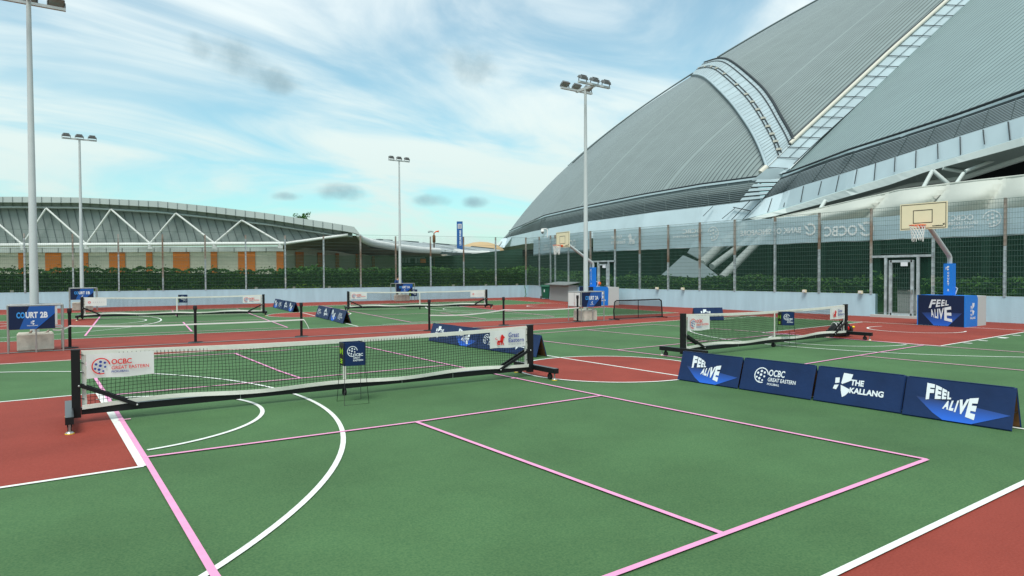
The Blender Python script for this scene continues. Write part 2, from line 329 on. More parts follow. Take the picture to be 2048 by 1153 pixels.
def circ(cx, cy, r, a0=0, a1=360, n=72, h=None):
    P_ = [(cx+r*math.cos(R(a0+(a1-a0)*k/n)), cy+r*math.sin(R(a0+(a1-a0)*k/n))) for k in range(n+1)]
    return [H(h, *p) for p in P_] if h else [Vector((*p, 0)) for p in P_]
kr = [gr(1524.6, 666.6), gr(1880.4, 693.2), Vector((15.6, -1.95, 0)), Vector((15.38, 3.08, 0))]
kl = [H(H2, -8.35, 2.45), H(H2, -8.35, -2.45), Vector((-16.2, -2.5, 0)), Vector((-16.2, 2.5, 0))]
b = MB()
for p in (kr, kl, circ(-.13, -.13, 1.8)[:-1], circ(0, 0, 1.8, h=H1)[:-1], [H(H1, 8.35, 2.45), H(H1, 8.35, -2.45), H(H1, 14, -2.45), H(H1, 14, 2.45)], [H(H1, -8.35, 2.45), H(H1, -8.35, -2.45), H(H1, -16, -2.45), H(H1, -16, 2.45)]):
    b.face([(q[0], q[1], .008) for q in p], 'red')
tag(b.build('court_key_areas'), kind='structure')
def line(b, P_, wd, m, z):
    P_ = [Vector((p[0], p[1], 0)) for p in P_]; A = []; B = []
    for i, p in enumerate(P_):
        d = (P_[min(i+1, len(P_)-1)]-P_[max(i-1, 0)]).normalized(); n = Vector((-d.y, d.x, 0))*wd/2
        A.append((p+n).to_tuple()[:2]+(z,)); B.append((p-n).to_tuple()[:2]+(z,))
    b.strip(A, B, m)
b = MB(); W = 'white_line'; Z = .012
for P_ in ([(-16.2, -7.53), (15.25, -7.45)], [g2[0+8], g2[7], g2[6], g2[5], g2[4], g2[3]], [(15.25, -7.5), (15.65, -1.7), (15.42, 7.97)], [H(H2, 0, 7.5), H(H2, 0, -7.5)],
           [kl[3], kl[0]], [kl[1], kl[2]], [kr[0], kr[1]], [kr[1], kr[2]], [kr[0], kr[3]], [gr(1405.6, 643), gr(1514, 633.4)]): line(b, P_, .055, W, Z)
line(b, [kl[0], kl[1]], .09, W, Z+.0003)
for P_ in (circ(-.13, -.13, 1.8), circ(-8.49, .05, 1.85, -82, 88), circ(8.49, .16, 1.72, 98, 272), circ(-13.02, .07, 7.1, -62, 66), circ(12.2, .23, 6.23, 112, 250), circ(13.51, .45, 1.33, 70, 290)): line(b, P_, .055, W, Z+.0006)
for x, y in ((-10.95, -2.58), (-10.9, 2.62), (10.11, -2.32), (11.1, -2.3), (12.4, -2.3), (13.5, -2.25)):
    l = .12 if abs(x) != 12.4 else .3; b.face([(x-l/2, y-.1, Z+.001), (x+l/2, y-.1, Z+.001), (x+l/2, y+.1, Z+.001), (x-l/2, y+.1, Z+.001)], W)
for P_ in ([(-16, -7.5), (14, -7.5), (14, 7.5), (-16, 7.5)], [(0, -7.5), (0, 7.5)], [(8.35, 2.45), (14, 2.45)], [(8.35, -2.45), (14, -2.45)], [(8.35, -2.45), (8.35, 2.45)], [(-8.35, 2.45), (-16, 2.45)], [(-8.35, -2.45), (-16, -2.45)], [(-8.35, -2.45), (-8.35, 2.45)], [(1, -7.05), (13.7, -7.3)], [(1, 7.05), (13.5, 7.2)]):
    line(b, [H(H1, *p) for p in P_], .055, W, Z)
for P_ in (circ(0, 0, 1.8, h=H1), circ(8.35, 0, 1.8, 90, 270, h=H1), circ(-8.35, 0, 1.8, -90, 90, h=H1), circ(12.4, 0, 6.4, 102, 258, h=H1), circ(-12.4, 0, 6.4, -78, 78, h=H1), circ(12.4, 0, 1.25, 90, 270, h=H1), circ(-12.4, 0, 1.25, -90, 90, h=H1)): line(b, P_, .055, W, Z+.0006)
# pickleball courts, painted pink
K = 'pink_line'; ZP = .016
A = gr(1202.7, 793.5); B_ = gr(832.3, 846.5); D = gr(289.5, 917.8)
c0 = gr(718, 692.3); c1_ = gr(1861.7-8, 923.1-1)
line(b, [c0, gr(901, 731.7), A, c1_], .05, K, ZP)                     # right sideline
line(b, [gr(171, 726.5), gr(184, 747), gr(232, 824), D, gr(428, 1152.5), (-8.3, -6.73)], .052, K, ZP)
line(b, [gr(428, 1152.5), (-8.3, -6.7)], .052, K, ZP+.0003)
line(b, [D, B_, A], .05, K, ZP+.0006); line(b, [gr(217.8, 792.7), gr(901, 731.7)], .05, K, ZP+.0006)
line(b, [B_, gr(1448, 1072.5)], .05, K, ZP+.0009)
bl = gr(1448, 1072.5); line(b, [c1_, bl, bl+(bl-c1_)*1.02], .05, K, ZP+.0012)
line(b, [gr(469.8, 708.4), gr(558.7, 744)], .05, K, ZP+.0009); line(b, [gr(558.7, 744), gr(600, 758)], .05, K, ZP+.0009)
line(b, [gr(171, 726.5), gr(469.8, 708.4), c0], .05, K, ZP+.0012)
for p in ((249, 842), (1029, 758.6)):
    q = gr(*p); b.face([(q.x-.07, q.y-.02, ZP+.002), (q.x+.07, q.y-.02, ZP+.002), (q.x+.07, q.y+.02, ZP+.002), (q.x-.07, q.y+.02, ZP+.002)], K)
kA = gr(1848, 692); line(b, [gr(1060, 680.2), gr(1234, 701.5), gr(1356, 716.5), gr(1356, 716.5)+(gr(1356, 716.5)-gr(1234, 701.5))*1.6], .05, K, ZP)
line(b, [gr(1040, 670.8), gr(1173.8, 661), gr(1306.6, 650.2)], .05, K, ZP+.0006); line(b, [gr(1306.6, 650.2), gr(1524.6, 665.6), kA, kA+(gr(2048, 706.5)-kA)*1.5], .05, K, ZP+.0012)
line(b, [gr(1234, 701.5), gr(1590, 667)], .05, K, ZP+.0018); line(b, [gr(1173.8, 661), gr(1355, 678.5), gr(1420, 684)], .05, K, ZP+.0015)
line(b, [gr(1440, 752), gr(1588.5, 733.4), kA], .05, K, ZP+.0018); m_ = gr(1721, 713.4); line(b, [m_, m_+(gr(2048, 743)-m_)*1.2], .05, K, ZP+.0015)
for s_ in (-1, 1):
    a0, a1 = (2.24, 8.35) if s_ > 0 else (-8.35, -2.24); am = (a0+a1)/2
    for P_, k in (([(a0, -6.7), (a0, 6.7)], 0), ([(a1, -6.7), (a1, 6.7)], 0), ([(a0, -6.7), (a1, -6.7)], 1), ([(a0, 6.7), (a1, 6.7)], 1), ([(a0, 2.13), (a1, 2.13)], 1), ([(a0, -2.13), (a1, -2.13)], 1), ([(am, -6.7), (am, -2.13)], 2), ([(am, 2.13), (am, 6.7)], 2)):
        line(b, [H(H1, *p) for p in P_], .055, K, ZP+k*.0005)
tag(b.build('court_markings'), kind='structure')
b = MB(); line(b, [gr(0, 707.2)+Vector((-4, 0, 0)), gr(159.6, 699.4), gr(520, 679.7), gr(719.8, 668.8), gr(1200, 642), gr(1356, 633.3), gr(1400, 631)], .13, 'drain', .012)
tag(b.build('drain_channel'), kind='structure')

# ------------------------------------------------------------------ walls
def wall(a, c, label, hgt=.93, th=.2):
    a = Vector((*a, 0)); c = Vector((*c, 0)); d = (c-a); n = Vector((d.y, -d.x, 0)).normalized()
    mid = (a+c)/2+n*(-th/2); b = MB(); b.box((mid.x, mid.y, hgt/2), (d.length, th, hgt), 'wall_blue', math.atan2(d.y, d.x), top='wall_end')
    return tag(b.build('boundary_wall'), label, 'wall')
wall((-45, 40.15), (22.6, 33.07), 'long low pale wall under the far fence, running behind both far nets')
wall((22.6, 33.07), (19.02, 21.7), 'short pale wall behind the green wheelie bin and grey locker')
wall((19, 19.55), (19, 4.45), 'pale blue wall between the far gate and the tall gate behind the right-hand net')
wall((19, 2.25), (19, -40), 'pale blue wall right of the big blue hoop base, running out of the picture')

# ------------------------------------------------------------------ fences
def fence_run(name, label, P_, posts, top, ban, zshade, shade_m, sp=.075, hsp=.2, z0=.93, rust=.5, holes=()):
    """posts: distances along the straight run a-c; each with own rust; wires as welded mesh"""
    a = Vector((*P_[0], 0)); c = Vector((*P_[1], 0)); Lg = (c-a).length; d = (c-a)/Lg; n = Vector((d.y, -d.x, 0))
    t = thing(name, label, 'fence', (a.x, a.y, 0)); loc = lambda s, z, o=0: tuple(d*s + n*o + Vector((0, 0, z)))
    for i, s in enumerate(posts):
        b = MB(); zt = top(s); r = random.random(); zr = lin(zt, z0, random.uniform(.3, .95)) if r < rust else zt-.25
        b.bar(loc(s, z0-.02, -.02), loc(s, zr, -.02), .085, .085, 'galv', d, False); b.bar(loc(s, zr, -.02), loc(s, zt, -.02), .085, .085, 'rusty', d)
        if r > .4: b.bar(loc(s, z0+.35, -.02), loc(s, z0+.75, -.02), .09, .09, 'wall_end' if r > .8 else 'galv', d)
        b.build('post', t)
    b = MB(); s = 0
    def hole(s, z):
        for (s0, s1, zb) in holes:
            if s0 < s < s1: return max(z, zb)
        return z
    k = 0
    while s < Lg:
        zb = hole(s, z0+.02); b.bar(loc(s, zb, .035), loc(s, top(s)-.03, .035), .0042, .0042, 'wire', d, False); s += sp
    z = z0+.1
    while z < 4.4:
        seg = [(0, Lg)]
        for (s0, s1, zb) in holes:
            if z < zb: seg = [(u, min(v, s0)) for u, v in seg if u < s0] + [(max(u, s1), v) for u, v in seg if v > s1]
        for u, v in seg:
            zt = min(top(u), top(v))-.03
            if z < zt: b.bar(loc(u, z, .042), loc(v, z, .042), .009, .009, 'wire', (0, 0, 1), False)
        z += hsp
    b.bar(loc(0, top(0)-.03, .042), loc(Lg, top(Lg)-.03, .042), .014, .014, 'wire', (0, 0, 1), False)
    b.build('wire_mesh', t)
    return t, loc, Lg
d0 = Vector((-45, 40.15)); u0 = (Vector((22.6, 33.07))-d0); Lf = u0.length
xs = [-18.2, -16, -13.8, -11.5, -9.31, -7.08, -4.86, -2.58, -.26, 2.07, 4.47, 6.93, 9.43, 11.94, 14.56, 17.18, 19.85, 22.5]
tf, locf, _ = fence_run('wire_fence', 'tall welded wire fence with thin posts on the far wall behind both far nets', ((-45, 40.15), (22.6, 33.07)),
    [(x+45)/67.6*Lf for x in xs], lambda s: 4.15+.5*max(0, (s-35)/33), None, None, None, sp=.09, hsp=.21)
def cloth(name, label, a, c, zs, m, thick=0, off=.07, wav=.02, cat='shade cloth', part=None):
    a = Vector((*a, 0)); c = Vector((*c, 0)); d = (c-a); L_ = d.length; d /= L_; n = Vector((d.y, -d.x, 0)); k = max(8, int(L_/.6))
    rows = []
    for j in range(7):
        rows.append([a+d*(L_*i/k)+n*(-off+wav*math.sin(i*1.7+j*.9)*math.sin(i*.31)) + Vector((0, 0, lin(zs(i/k)[0], zs(i/k)[1], j/6)+(.02*math.sin(i*2.1) if j == 6 else 0))) for i in range(k+1)])
    b = MB()
    for q, r_ in zip(rows, rows[1:]): b.strip(q, r_, m, sm=True)
    if part: return b.build(name, part)
    return tag(b.build(name), label, cat)
cloth('shade_cloth', 'dark green see-through cloth on the lower half of the far fence', (-45, 40.15), (22.6, 33.07), lambda t: (.96, 2.93+.33*max(0, (t-.5)*2)), 'shade_far')
# right-hand runs
def topr(s): return 4.42
t2, loc2, L2 = fence_run('wire_fence', 'wire fence with rusty posts between the tall gate and the far gate', ((19, 21.75), (19, 4.6)),
    [21.75-y for y in (21.74, 19.59, 17.6, 15.5, 13.38, 11.25, 9.05, 6.88, 4.63)], topr, None, None, None, sp=.085, hsp=.19, rust=.7, holes=((0, 2.2, 2.5),))
t3, loc3, L3 = fence_run('wire_fence', 'nearest wire fence run, behind and right of the big hoop', ((19, 4.55), (19, -9)),
    [4.55-y for y in (2.28, -.07, -2.25, -4.45, -6.6, -8.8)], topr, None, None, None, sp=.085, hsp=.19, rust=.8, holes=((0, 2.25, 2.5),))
t4, loc4, L4 = fence_run('wire_fence', 'short slanting wire fence behind the wheelie bin and the small hoop', ((22.55, 33.0), (19.03, 21.85)),
    [2.7, 5.0, 5.9, 8.3], lambda s: 4.6-.015*s, None, None, None, sp=.085, hsp=.19)
cloth('shade_cloth', 'dark green cloth tied along the fence between the far gate and the tall gate', (19, 19.5), (19, 4.65), lambda t: (.97, 3.14), 'shade')
cloth('shade_cloth', 'dark green cloth on the fence right of the big hoop', (19, 2.2), (19, -9), lambda t: (.97, 3.12), 'shade')
cloth('shade_cloth', 'dark green cloth behind the wheelie bin and grey locker', (22.55, 33.0), (19.03, 21.85), lambda t: (.97, 3.3), 'shade')
cloth('shade_cloth', 'strip of dark green cloth above the tall gate with its sign plate', (19, 4.58), (19, 2.28), lambda t: (2.55, 3.13), 'shade')
cloth('shade_cloth', 'strip of dark green cloth above the far gate', (19, 21.7), (19, 19.6), lambda t: (2.5, 3.2), 'shade')
def mesh_banner(a, c, z0, z1, label, prints):
    a = Vector((*a, 0)); c = Vector((*c, 0)); d = c-a; L_ = d.length; d /= L_; n = Vector((d.y, -d.x, 0))
    t = thing('mesh_banner', label, 'banner', (a.x, a.y, 0), group=None)
    k = max(6, int(L_/.5)); b = MB()
    fn = lambda s, z, o=.11: tuple(d*s - n*o + n*(.02*math.sin(s*2.3)) + Vector((0, 0, z)))
    A_ = [fn(L_*i/k, z0+.012*math.sin(i*1.3)) for i in range(k+1)]; Bm = [fn(L_*i/k, (z0+z1)/2, .12+.02*math.sin(i)) for i in range(k+1)]; B2 = [fn(L_*i/k, z1-.03*abs(math.sin(i*.9))) for i in range(k+1)]
    b.strip(A_, Bm, 'banner_mesh', sm=True); b.strip(Bm, B2, 'banner_mesh', sm=True)
    b.strip([(p[0], p[1], p[2]-.012) for p in A_], [(p[0], p[1], p[2]+.012) for p in A_], 'print_white'); p = b; f2 = lambda x, y: fn(x, y, .085)
    for st, s, z, h, *ex in prints:
        if st == 'ball': ball_logo(p, f2, s, z, h, 'banner_print', -1)
        elif st == 'lion': lion(p, f2, s, z, h, 'banner_print', -1)
        elif st == 'sail': sail(p, f2, s, z, h, 'banner_print', -1)
        else:
            wd = ex[0]; p.text(st, f2, ((s+wd, z), (s, z), (s, z+h), (s+wd, z+h)), 'banner_print', .02)
    b.build('cloth', t); return t
def ball_logo(b, fn, x, y, r, m, sx=1, m2=None):
    f = lambda u, v: fn(x+sx*u, y+v)
    b.ring(f, 0, 0, r, r*.13, 10, 290, m)
    for i, (u, v, q) in enumerate(((-.05, .52, .16), (-.52, .25, .15), (.40, .38, .14), (-.08, .05, .17), (-.62, -.28, .13), (.42, -.12, .13), (-.22, -.42, .16), (.22, -.62, .12), (-.2, -.8, .09))): b.disc(f, u*r, v*r, q*r, m2 or m, 10, 1.0)
def klogo(b, fn, x, y, s, m, sx=1):
    f = lambda u, v: fn(x+sx*u*s, y+v*s)
    for P_ in ([(.30, .50), (.42, .95), (.95, .92), (.88, .55), (.42, .30), (.36, .34)][1:] + [(.36, .40)], [(-.02, .62), (.22, .66), (.24, .36), (.0, .30)], [(-.02, .20), (.22, .24), (.12, -.05), (-.08, -.02)], [(.34, .24), (.95, .02), (.70, -.32), (.52, -.45), (.40, -.1)]):
        b.face([f(*p) for p in P_], m)
def lion(b, fn, x, y, s, m, sx=1):
    """small walking lion seen from the side, head raised to the right"""
    f = lambda u, v: fn(x+sx*u*s, y+v*s)
    for P_ in ([(.12, .42), (.62, .40), (.66, .20), (.5, .22), (.16, .24)], [(.50, .20), (.74, .22), (.84, .62), (.76, .95), (.58, .97), (.46, .70), (.44, .42)], [(.70, .60), (.94, .62), (.96, .72), (.82, .84), (.72, .80)],
               [(.12, .42), (.26, .36), (.20, .14), (.26, .04), (.26, -.02), (.10, -.02), (.06, .16)], [(.26, .30), (.38, .26), (.34, .12), (.42, .02), (.42, -.02), (.30, -.02), (.24, .12)],
               [(.52, .26), (.64, .24), (.60, .10), (.66, .02), (.66, -.02), (.52, -.02), (.50, .12)], [(.66, .26), (.78, .24), (.80, .10), (.90, .02), (.88, -.02), (.76, -.02), (.70, .12)],
               [(.14, .40), (.10, .48), (-.10, .52), (-.16, .66), (-.02, .72), (.08, .68), (.07, .65), (-.02, .68), (-.11, .64), (-.06, .56), (.12, .53)]):
        b.face([f(*p) for p in P_], m)
def sail(b, fn, x, y, r, m, sx=1):
    f = lambda u, v: fn(x+sx*u, y+v)
    b.ring(f, 0, 0, r, r*.30, 60, 330, m)
    for k in range(3): b.face([f(r*(.1+.25*k), r*(-.35+.2*k)), f(r*(.3+.25*k), r*(-.3+.2*k)), f(r*(.75+.2*k), r*(.55+.1*k)), f(r*(.6+.2*k), r*(.6+.1*k))], m)
GE = (('OCBC', 0, .23, .34), ('GREAT EASTERN', 0, .07, .13), ('PICKLEBALL', 0, -.08, .10))
mesh_banner((19, 21.6), (19, 15.6), 3.14, 4.36, 'grey mesh banner nearest the far corner, with a faint lion printed in reverse', [('lion', 3.6, 3.5, .62), ('Great', 1.6, 3.85, .24, .9), ('Eastern', 1.6, 3.55, .24, 1.2)])
mesh_banner((19, 15.5), (19, 6.9), 3.13, 4.36, 'long grey mesh banner with BANK OF SINGAPORE in reverse, above the white triangle', [('ball', 3.4-.6, 3.8, .36), ('OCBC', .95, 3.88, .24, 1.25), ('GREAT EASTERN', .3, 3.68, .12, 1.9), ('BANK OF SINGAPORE', 4.7, 3.55, .25, 3.0), ('sail', 8.1, 3.68, .27)][0:0] + [('ball', 2.9, 3.8, .36), ('OCBC', .95, 3.88, .24, 1.25), ('GREAT EASTERN', .3, 3.68, .12, 1.9), ('BANK OF SINGAPORE', 4.5, 3.6, .26, 3.2), ('sail', 8.15, 3.72, .27)])
mesh_banner((19, 6.85), (19, 2.3), 3.12, 4.08, 'grey mesh banner with large reversed white lettering above the tall gate', [('OCBC', .15, 3.36, .44, 1.45), ('sail', 1.98, 3.60, .31)])
mesh_banner((19, 2.25), (19, -9), 3.10, 4.08, 'grey mesh banner right of the big backboard with reversed ball emblem', [('OCBC', .55, 3.72, .20, .75), ('GREAT EASTERN', .35, 3.56, .12, 1.1), ('PICKLEBALL', .6, 3.42, .10, .7), ('ball', 1.88, 3.72, .3)])
mesh_banner((22.2, 31.9), (19.03, 21.85), 3.2, 4.45, 'grey mesh banner behind the small hoop on the slanting fence', [('OCBC', 2.4, 3.75, .2, .8), ('GREAT EASTERN', 2.2, 3.5, .15, 1.2), ('OCBC', 6.3, 3.5, .55, 1.9)])
# ------------------------------------------------------------------ gates
def gate(label, y0, y1, posts, leaf, zc):
    t = thing('mesh_gate', label, 'gate', (19, y0, 0)); b = MB()
    for y in posts: b.bar((-.06, y-y0, 0), (-.06, y-y0, zc), .09, .09, 'galv', (0, 1, 0))
    b.bar((-.06, 0, zc+.04), (-.06, y1-y0, zc+.04), .09, .09, 'galv')
    b.build('gate_frame', t)
    a, c = leaf; b = MB(); z1 = zc-.12
    for y in (a, c): b.bar((-.09, y-y0, .1), (-.09, y-y0, z1), .11, .07, 'galv', (1, 0, 0))
    for z in (.14, z1-.04): b.bar((-.09, a-y0, z), (-.09, c-y0, z), .07, .09, 'galv')
    s = min(a, c)+.06
    while s < max(a, c)-.04: b.bar((-.05, s-y0, .15), (-.05, s-y0, z1), .006, .006, 'wire', (0, 1, 0), False); s += .085
    z = .25
    while z < z1: b.bar((-.05, a-y0, z), (-.05, c-y0, z), .008, .008, 'wire', (0, 0, 1), False); z += .19
    lf = b.build('gate_leaf', t)
    h = MB(); h.box((-.16, c-y0+.02*(1 if a > c else -1)*-1, 1.05), (.06, .04, .16), 'steel'); h.bar((-.19, c-y0, 1.08), (-.19, c-y0+.12, 1.08), .02, .02, 'steel'); h.build('latch', lf)
    s_ = MB(); m_ = (a+c)/2-y0; s_.box((-.12, m_-.12, z1-.16), (.012, .26, .15), 'print_white'); s_.build('sign_plate', t)
    b = MB(); b.face([(.02, a-y0, .1), (.02, c-y0, .1), (.02, c-y0, z1), (.02, a-y0, z1)], 'shade'); b.face([(.02, y1-y0, .1), (.02, min(a, c)-y0, .1), (.02, min(a, c)-y0, zc), (.02, y1-y0, zc)], 'shade'); b.face([(.02, 0, .1), (.02, max(a, c)-y0, .1), (.02, max(a, c)-y0, zc), (.02, 0, zc)], 'shade'); b.build('gate_cloth', t)
    return t
gate('tall galvanised mesh gate between the right-hand net and the big blue hoop base', 4.55, 2.3, (4.0, 2.78), (3.8, 2.98), 2.40)
gate('far galvanised gate half hidden behind the COURT 2A sign and its lamp pole', 21.7, 19.6, (20.95, 20.05), (20.85, 20.15), 2.5)
b = MB(); b.box((19.0, 3.42, .05), (.5, 2.2, .1), 'wall_end'); tag(b.build('gate_threshold'), kind='structure')
# ------------------------------------------------------------------ cctv camera on its post
t = thing('cctv_camera', 'white dome security camera on a bent arm above the small hoop', 'camera', (21.18, 28.65, 0))
b = MB(); b.tube([(-.05, 0, 4.4), (-.05, 0, 4.95), (-.15, .04, 5.02), (-.4, .12, 5.0)], .035, 'netwhite', 8); b.build('bracket', t)
b = MB(); b.tube([(-.4, .12, 5.02), (-.4, .12, 4.86)], [.09, .12], 'netwhite', 14); b.sphere((-.4, .12, 4.84), .13, 'netwhite', 14); b.build('housing', t)
b = MB(); b.sphere((-.4, .12, 4.76), .1, 'black', 14); b.build('lens_dome', t)

# ------------------------------------------------------------------ lamp poles
def lamp_pole(label, loc, hgt, rz=0, r0=.100, rows=((-.5, -1), (.5, 1))):
    t = thing('light_pole', label, 'light pole', loc, rz, 'floodlight poles round the courts')
    b = MB(); b.tube([(0, 0, 0), (0, 0, hgt*.42), (0, 0, hgt*.421), (0, 0, hgt)], [r0, r0*.82, r0*.8, r0*.5], 'pole_paint', 16); b.build('pole', t)
    b = MB(); b.box((0, 0, .01), (.36, .36, .02), 'steel')
    for x in (-.16, .16):
        for y in (-.16, .16): b.tube([(x, y, .02), (x, y, .07)], .018, 'rusty', 6)
    b.build('base_plate', t)
    b = MB()
    if len(rows) > 1: b.bar((0, -.52, hgt+.02), (0, .52, hgt+.02), .08, .09, 'pole_paint')
    for y, sg in rows: b.bar((-.78, y, hgt+.05), (.78, y, hgt+.05), .09, .07, 'pole_paint')
    b.build('crossarm', t)
    for y, sg in rows:
        for x in (-.58, 0, .58):
            c = Matrix.Rotation(R(28*sg), 3, 'X'); o = Vector((x, y+.02*sg, hgt+.22)); b = MB()
            V = [(-.18, -.13, -.04), (.18, -.13, -.04), (.18, .13, -.04), (-.18, .13, -.04), (-.14, -.10, .055), (.14, -.10, .055), (.14, .10, .055), (-.14, .10, .055)]
            V = [tuple(o+c.transposed()@Vector(v)) for v in V]
            b.geo(V, [(4, 5, 6, 7), (0, 1, 5, 4), (1, 2, 6, 5), (2, 3, 7, 6), (3, 0, 4, 7), (0, 3, 2, 1)], 'lamp_grey')
            for sx in (-.19, .19): b.bar((x+sx, y, hgt+.08), tuple(o+Vector((sx, 0, 0))), .02, .03, 'lamp_grey')
            for q in (-.05, .02): b.bar(tuple(o+c.transposed()@Vector((-.12, q, .08))), tuple(o+c.transposed()@Vector((.12, q, .08))), .02, .03, 'lamp_grey')
            l = b.build('floodlight', t)
            g_ = MB(); g_.face([tuple(o+c.transposed()@Vector(v)) for v in ((-.16, -.11, -.044), (-.16, .11, -.044), (.16, .11, -.044), (.16, -.11, -.044))], 'lens'); g_.build('lens', l)
    return t
lp = lamp_pole('nearest lamp pole at the left, rising out of the picture from the COURT 2B sign', (-9.08, 10.72, 0), 8.55)
dup(lp, 'tall lamp pole standing in front of the stadium at the COURT 2A sign', (8.28, 10.05, 0)).scale = (1, 1, 1.035)
lf_ = lamp_pole('lamp pole at the far left behind the COURT 1B sign', (-6.85, 32.9, 0), 8.95, rows=((0, -1),))
dup(lf_, 'distant lamp pole in the middle, behind the COURT 1A sign', (11.55, 32.75, 0)).scale = (1, 1, 1.06)

# ------------------------------------------------------------------ concrete blocks and court signs
def block(label, loc, rz=0, d=(.74, .52, .44), name='concrete_block'):
    b = MB(); x, y, z = d; e = .035
    b.geo([(-x/2+e, -y/2+e, 0), (x/2-e, -y/2+e, 0), (x/2-e, y/2-e, 0), (-x/2+e, y/2-e, 0), (-x/2, -y/2, .04), (x/2, -y/2, .04), (x/2, y/2, .04), (-x/2, y/2, .04), (-x/2, -y/2, z-.04), (x/2, -y/2, z-.04), (x/2, y/2, z-.04), (-x/2, y/2, z-.04), (-x/2+e, -y/2+e, z), (x/2-e, -y/2+e, z), (x/2-e, y/2-e, z), (-x/2+e, y/2-e, z)],
          [(a+i, a+(i+1) % 4, a+4+(i+1) % 4, a+4+i) for a in (0, 4, 8) for i in range(4)]+[(12, 13, 14, 15)], 'concrete')
    for s in (-.12, .22): b.bar((s, -y/2+.05, z-.01), (s+.05, -y/2+.12, z+.05), .04, .03, 'rusty')
    o = b.build(name); o.location = loc; o.rotation_euler = (0, 0, rz); return tag(o, label, 'concrete block', 'concrete blocks at the lamp poles')
block('grey concrete block under the COURT 2B sign', (-9.07, 10.66, 0))
block('grey concrete block under the COURT 2A sign, beside the post with white tape', (8.2, 10.0, 0), d=(.66, .6, .44))
block('small concrete block under the far left COURT 1B sign', (-6.85, 32.7, 0), d=(.9, .6, .44))
block('small concrete block under the distant COURT 1A sign', (11.6, 32.6, 0), d=(.9, .6, .44))
def sign(label, loc, txt, side=False, back=False, sc=1, wd=1.08):
    t = thing('court_sign', label, 'court sign', loc, 0, 'court number signs on steel frames', sc)
    hx = wd/2; hy = .37; zt = 1.12; zb = .57
    b = MB()
    for x, y in ((-hx, -hy), (hx, -hy), (hx, hy), (-hx, hy), (0, -hy)): b.tube([(x, y, 0), (x, y, zt if (x, y) != (0, -hy) else zb)], .02, 'steel', 8)
    for z in (zt, zb):
        for a, c in (((-hx, -hy), (hx, -hy)), ((hx, -hy), (hx, hy)), ((hx, hy), (-hx, hy)), ((-hx, hy), (-hx, -hy))): b.tube([(*a, z), (*c, z)], .018, 'steel', 8)
    b.build('frame', t)
    x0, x1 = -hx+.02, hx-.16; yb = -hy-.028; zb0, zt0 = .56, 1.10; W_ = x1-x0; H_ = zt0-zb0
    b = MB(); fn = lambda u, v: (x0+u, yb, zb0+v); f1 = lambda u, v: (x0+u, yb-.003, zb0+v); f2 = lambda u, v: (x0+u, yb-.006, zb0+v)
    b.box(((x0+x1)/2, yb+.004, (zb0+zt0)/2), (W_, .006, H_), 'navy_dark')
    b.poly([(W_*.22, 0), (W_*.55, 0), (W_, H_*.72), (W_, H_), (W_*.44, H_)], f1, 'blue_mid')
    b.poly([(W_*.55, 0), (W_*.58, 0), (W_, H_*.68), (W_, H_*.72)], f2, 'royal')
    a = textmesh('CO', .05)[2]; y0 = H_*.48; h = H_*.27; total = W_*.68; xs_ = W_*.16
    b.text('CO', f2, ((xs_, y0), (xs_+total*.27, y0), (xs_+total*.27, y0+h), (xs_, y0+h)), 'brightblue', .045)
    b.text('URT', f2, ((xs_+total*.29, y0), (xs_+total*.68, y0), (xs_+total*.68, y0+h), (xs_+total*.29, y0+h)), 'print_white', .045)
    b.text(txt, f2, ((xs_+total*.75, y0), (xs_+total, y0), (xs_+total, y0+h), (xs_+total*.75, y0+h)), 'print_white', .045)
    klogo(b, f2, W_*.47, H_*.24, H_*.14, 'print_white'); b.trect('THE KALLANG', f2, W_*.5, H_*.13, H_*.045, 'print_white', .02, al='c')
    b.build('banner', t)
    if side:
        for a, c in ((-.33, -.02), (.02, .34)):
            b = MB(); b.box((-hx-.025, (a+c)/2, .84), (.012, c-a, .50), 'banner_white'); b.build('side_panel', t)
    if back: b = MB(); b.box((.12, hy+.02, .84), (.66, .01, .48), 'banner_white'); b.build('back_panel', t)
    return t
sign('COURT 2B sign on a steel frame round the nearest lamp pole', (-9.06, 10.5, 0), '2B', back=True)
sign('COURT 2A sign with two white side panels in front of the small hoop', (8.25, 10.0, 0), '2A', side=True, wd=1.15)
sign('COURT 1B sign at the far left by the low wall', (-6.82, 32.55, 0), '1B', sc=1.05, wd=1.15)
sign('COURT 1A sign with a person behind it in the far middle', (11.62, 32.5, 0), '1A', sc=1.07, wd=1.3)

# ------------------------------------------------------------------ queue posts and tape
def stanchion(label, loc):
    t = thing('queue_post', label, 'queue post', loc, 0, 'black posts holding the white tape')
    b = MB(); b.tube([(0, 0, .02), (0, 0, .98)], .036, 'black', 12); b.tube([(0, 0, .86), (0, 0, .9), (0, 0, .985), (0, 0, 1.0)], [.036, .05, .05, .035], 'black_rough', 12); b.build('post', t)
    b = MB(); b.tube([(0, 0, 0), (0, 0, .018), (0, 0, .03)], [.19, .185, .05], 'black_rough', 20); b.build('base', t); return t
SP = [(-8.36, 10.75), (-5.53, 10.28), (-2.66, 10.25), (1.30, 9.72), (4.48, 10.12), (7.62, 9.78)]
SL = ['black post beside the COURT 2B sign', 'black post in the middle of the left white tape', 'black post where the left white tape ends in a hanging tail', 'black post just behind the long row of blue barriers', 'black post in the gap between the far nets, under the dip of the tape', 'black post in front of the COURT 2A sign']
s0 = stanchion(SL[0], (*SP[0], 0))
for p, l in zip(SP[1:], SL[1:]): dup(s0, l, (*p, 0))
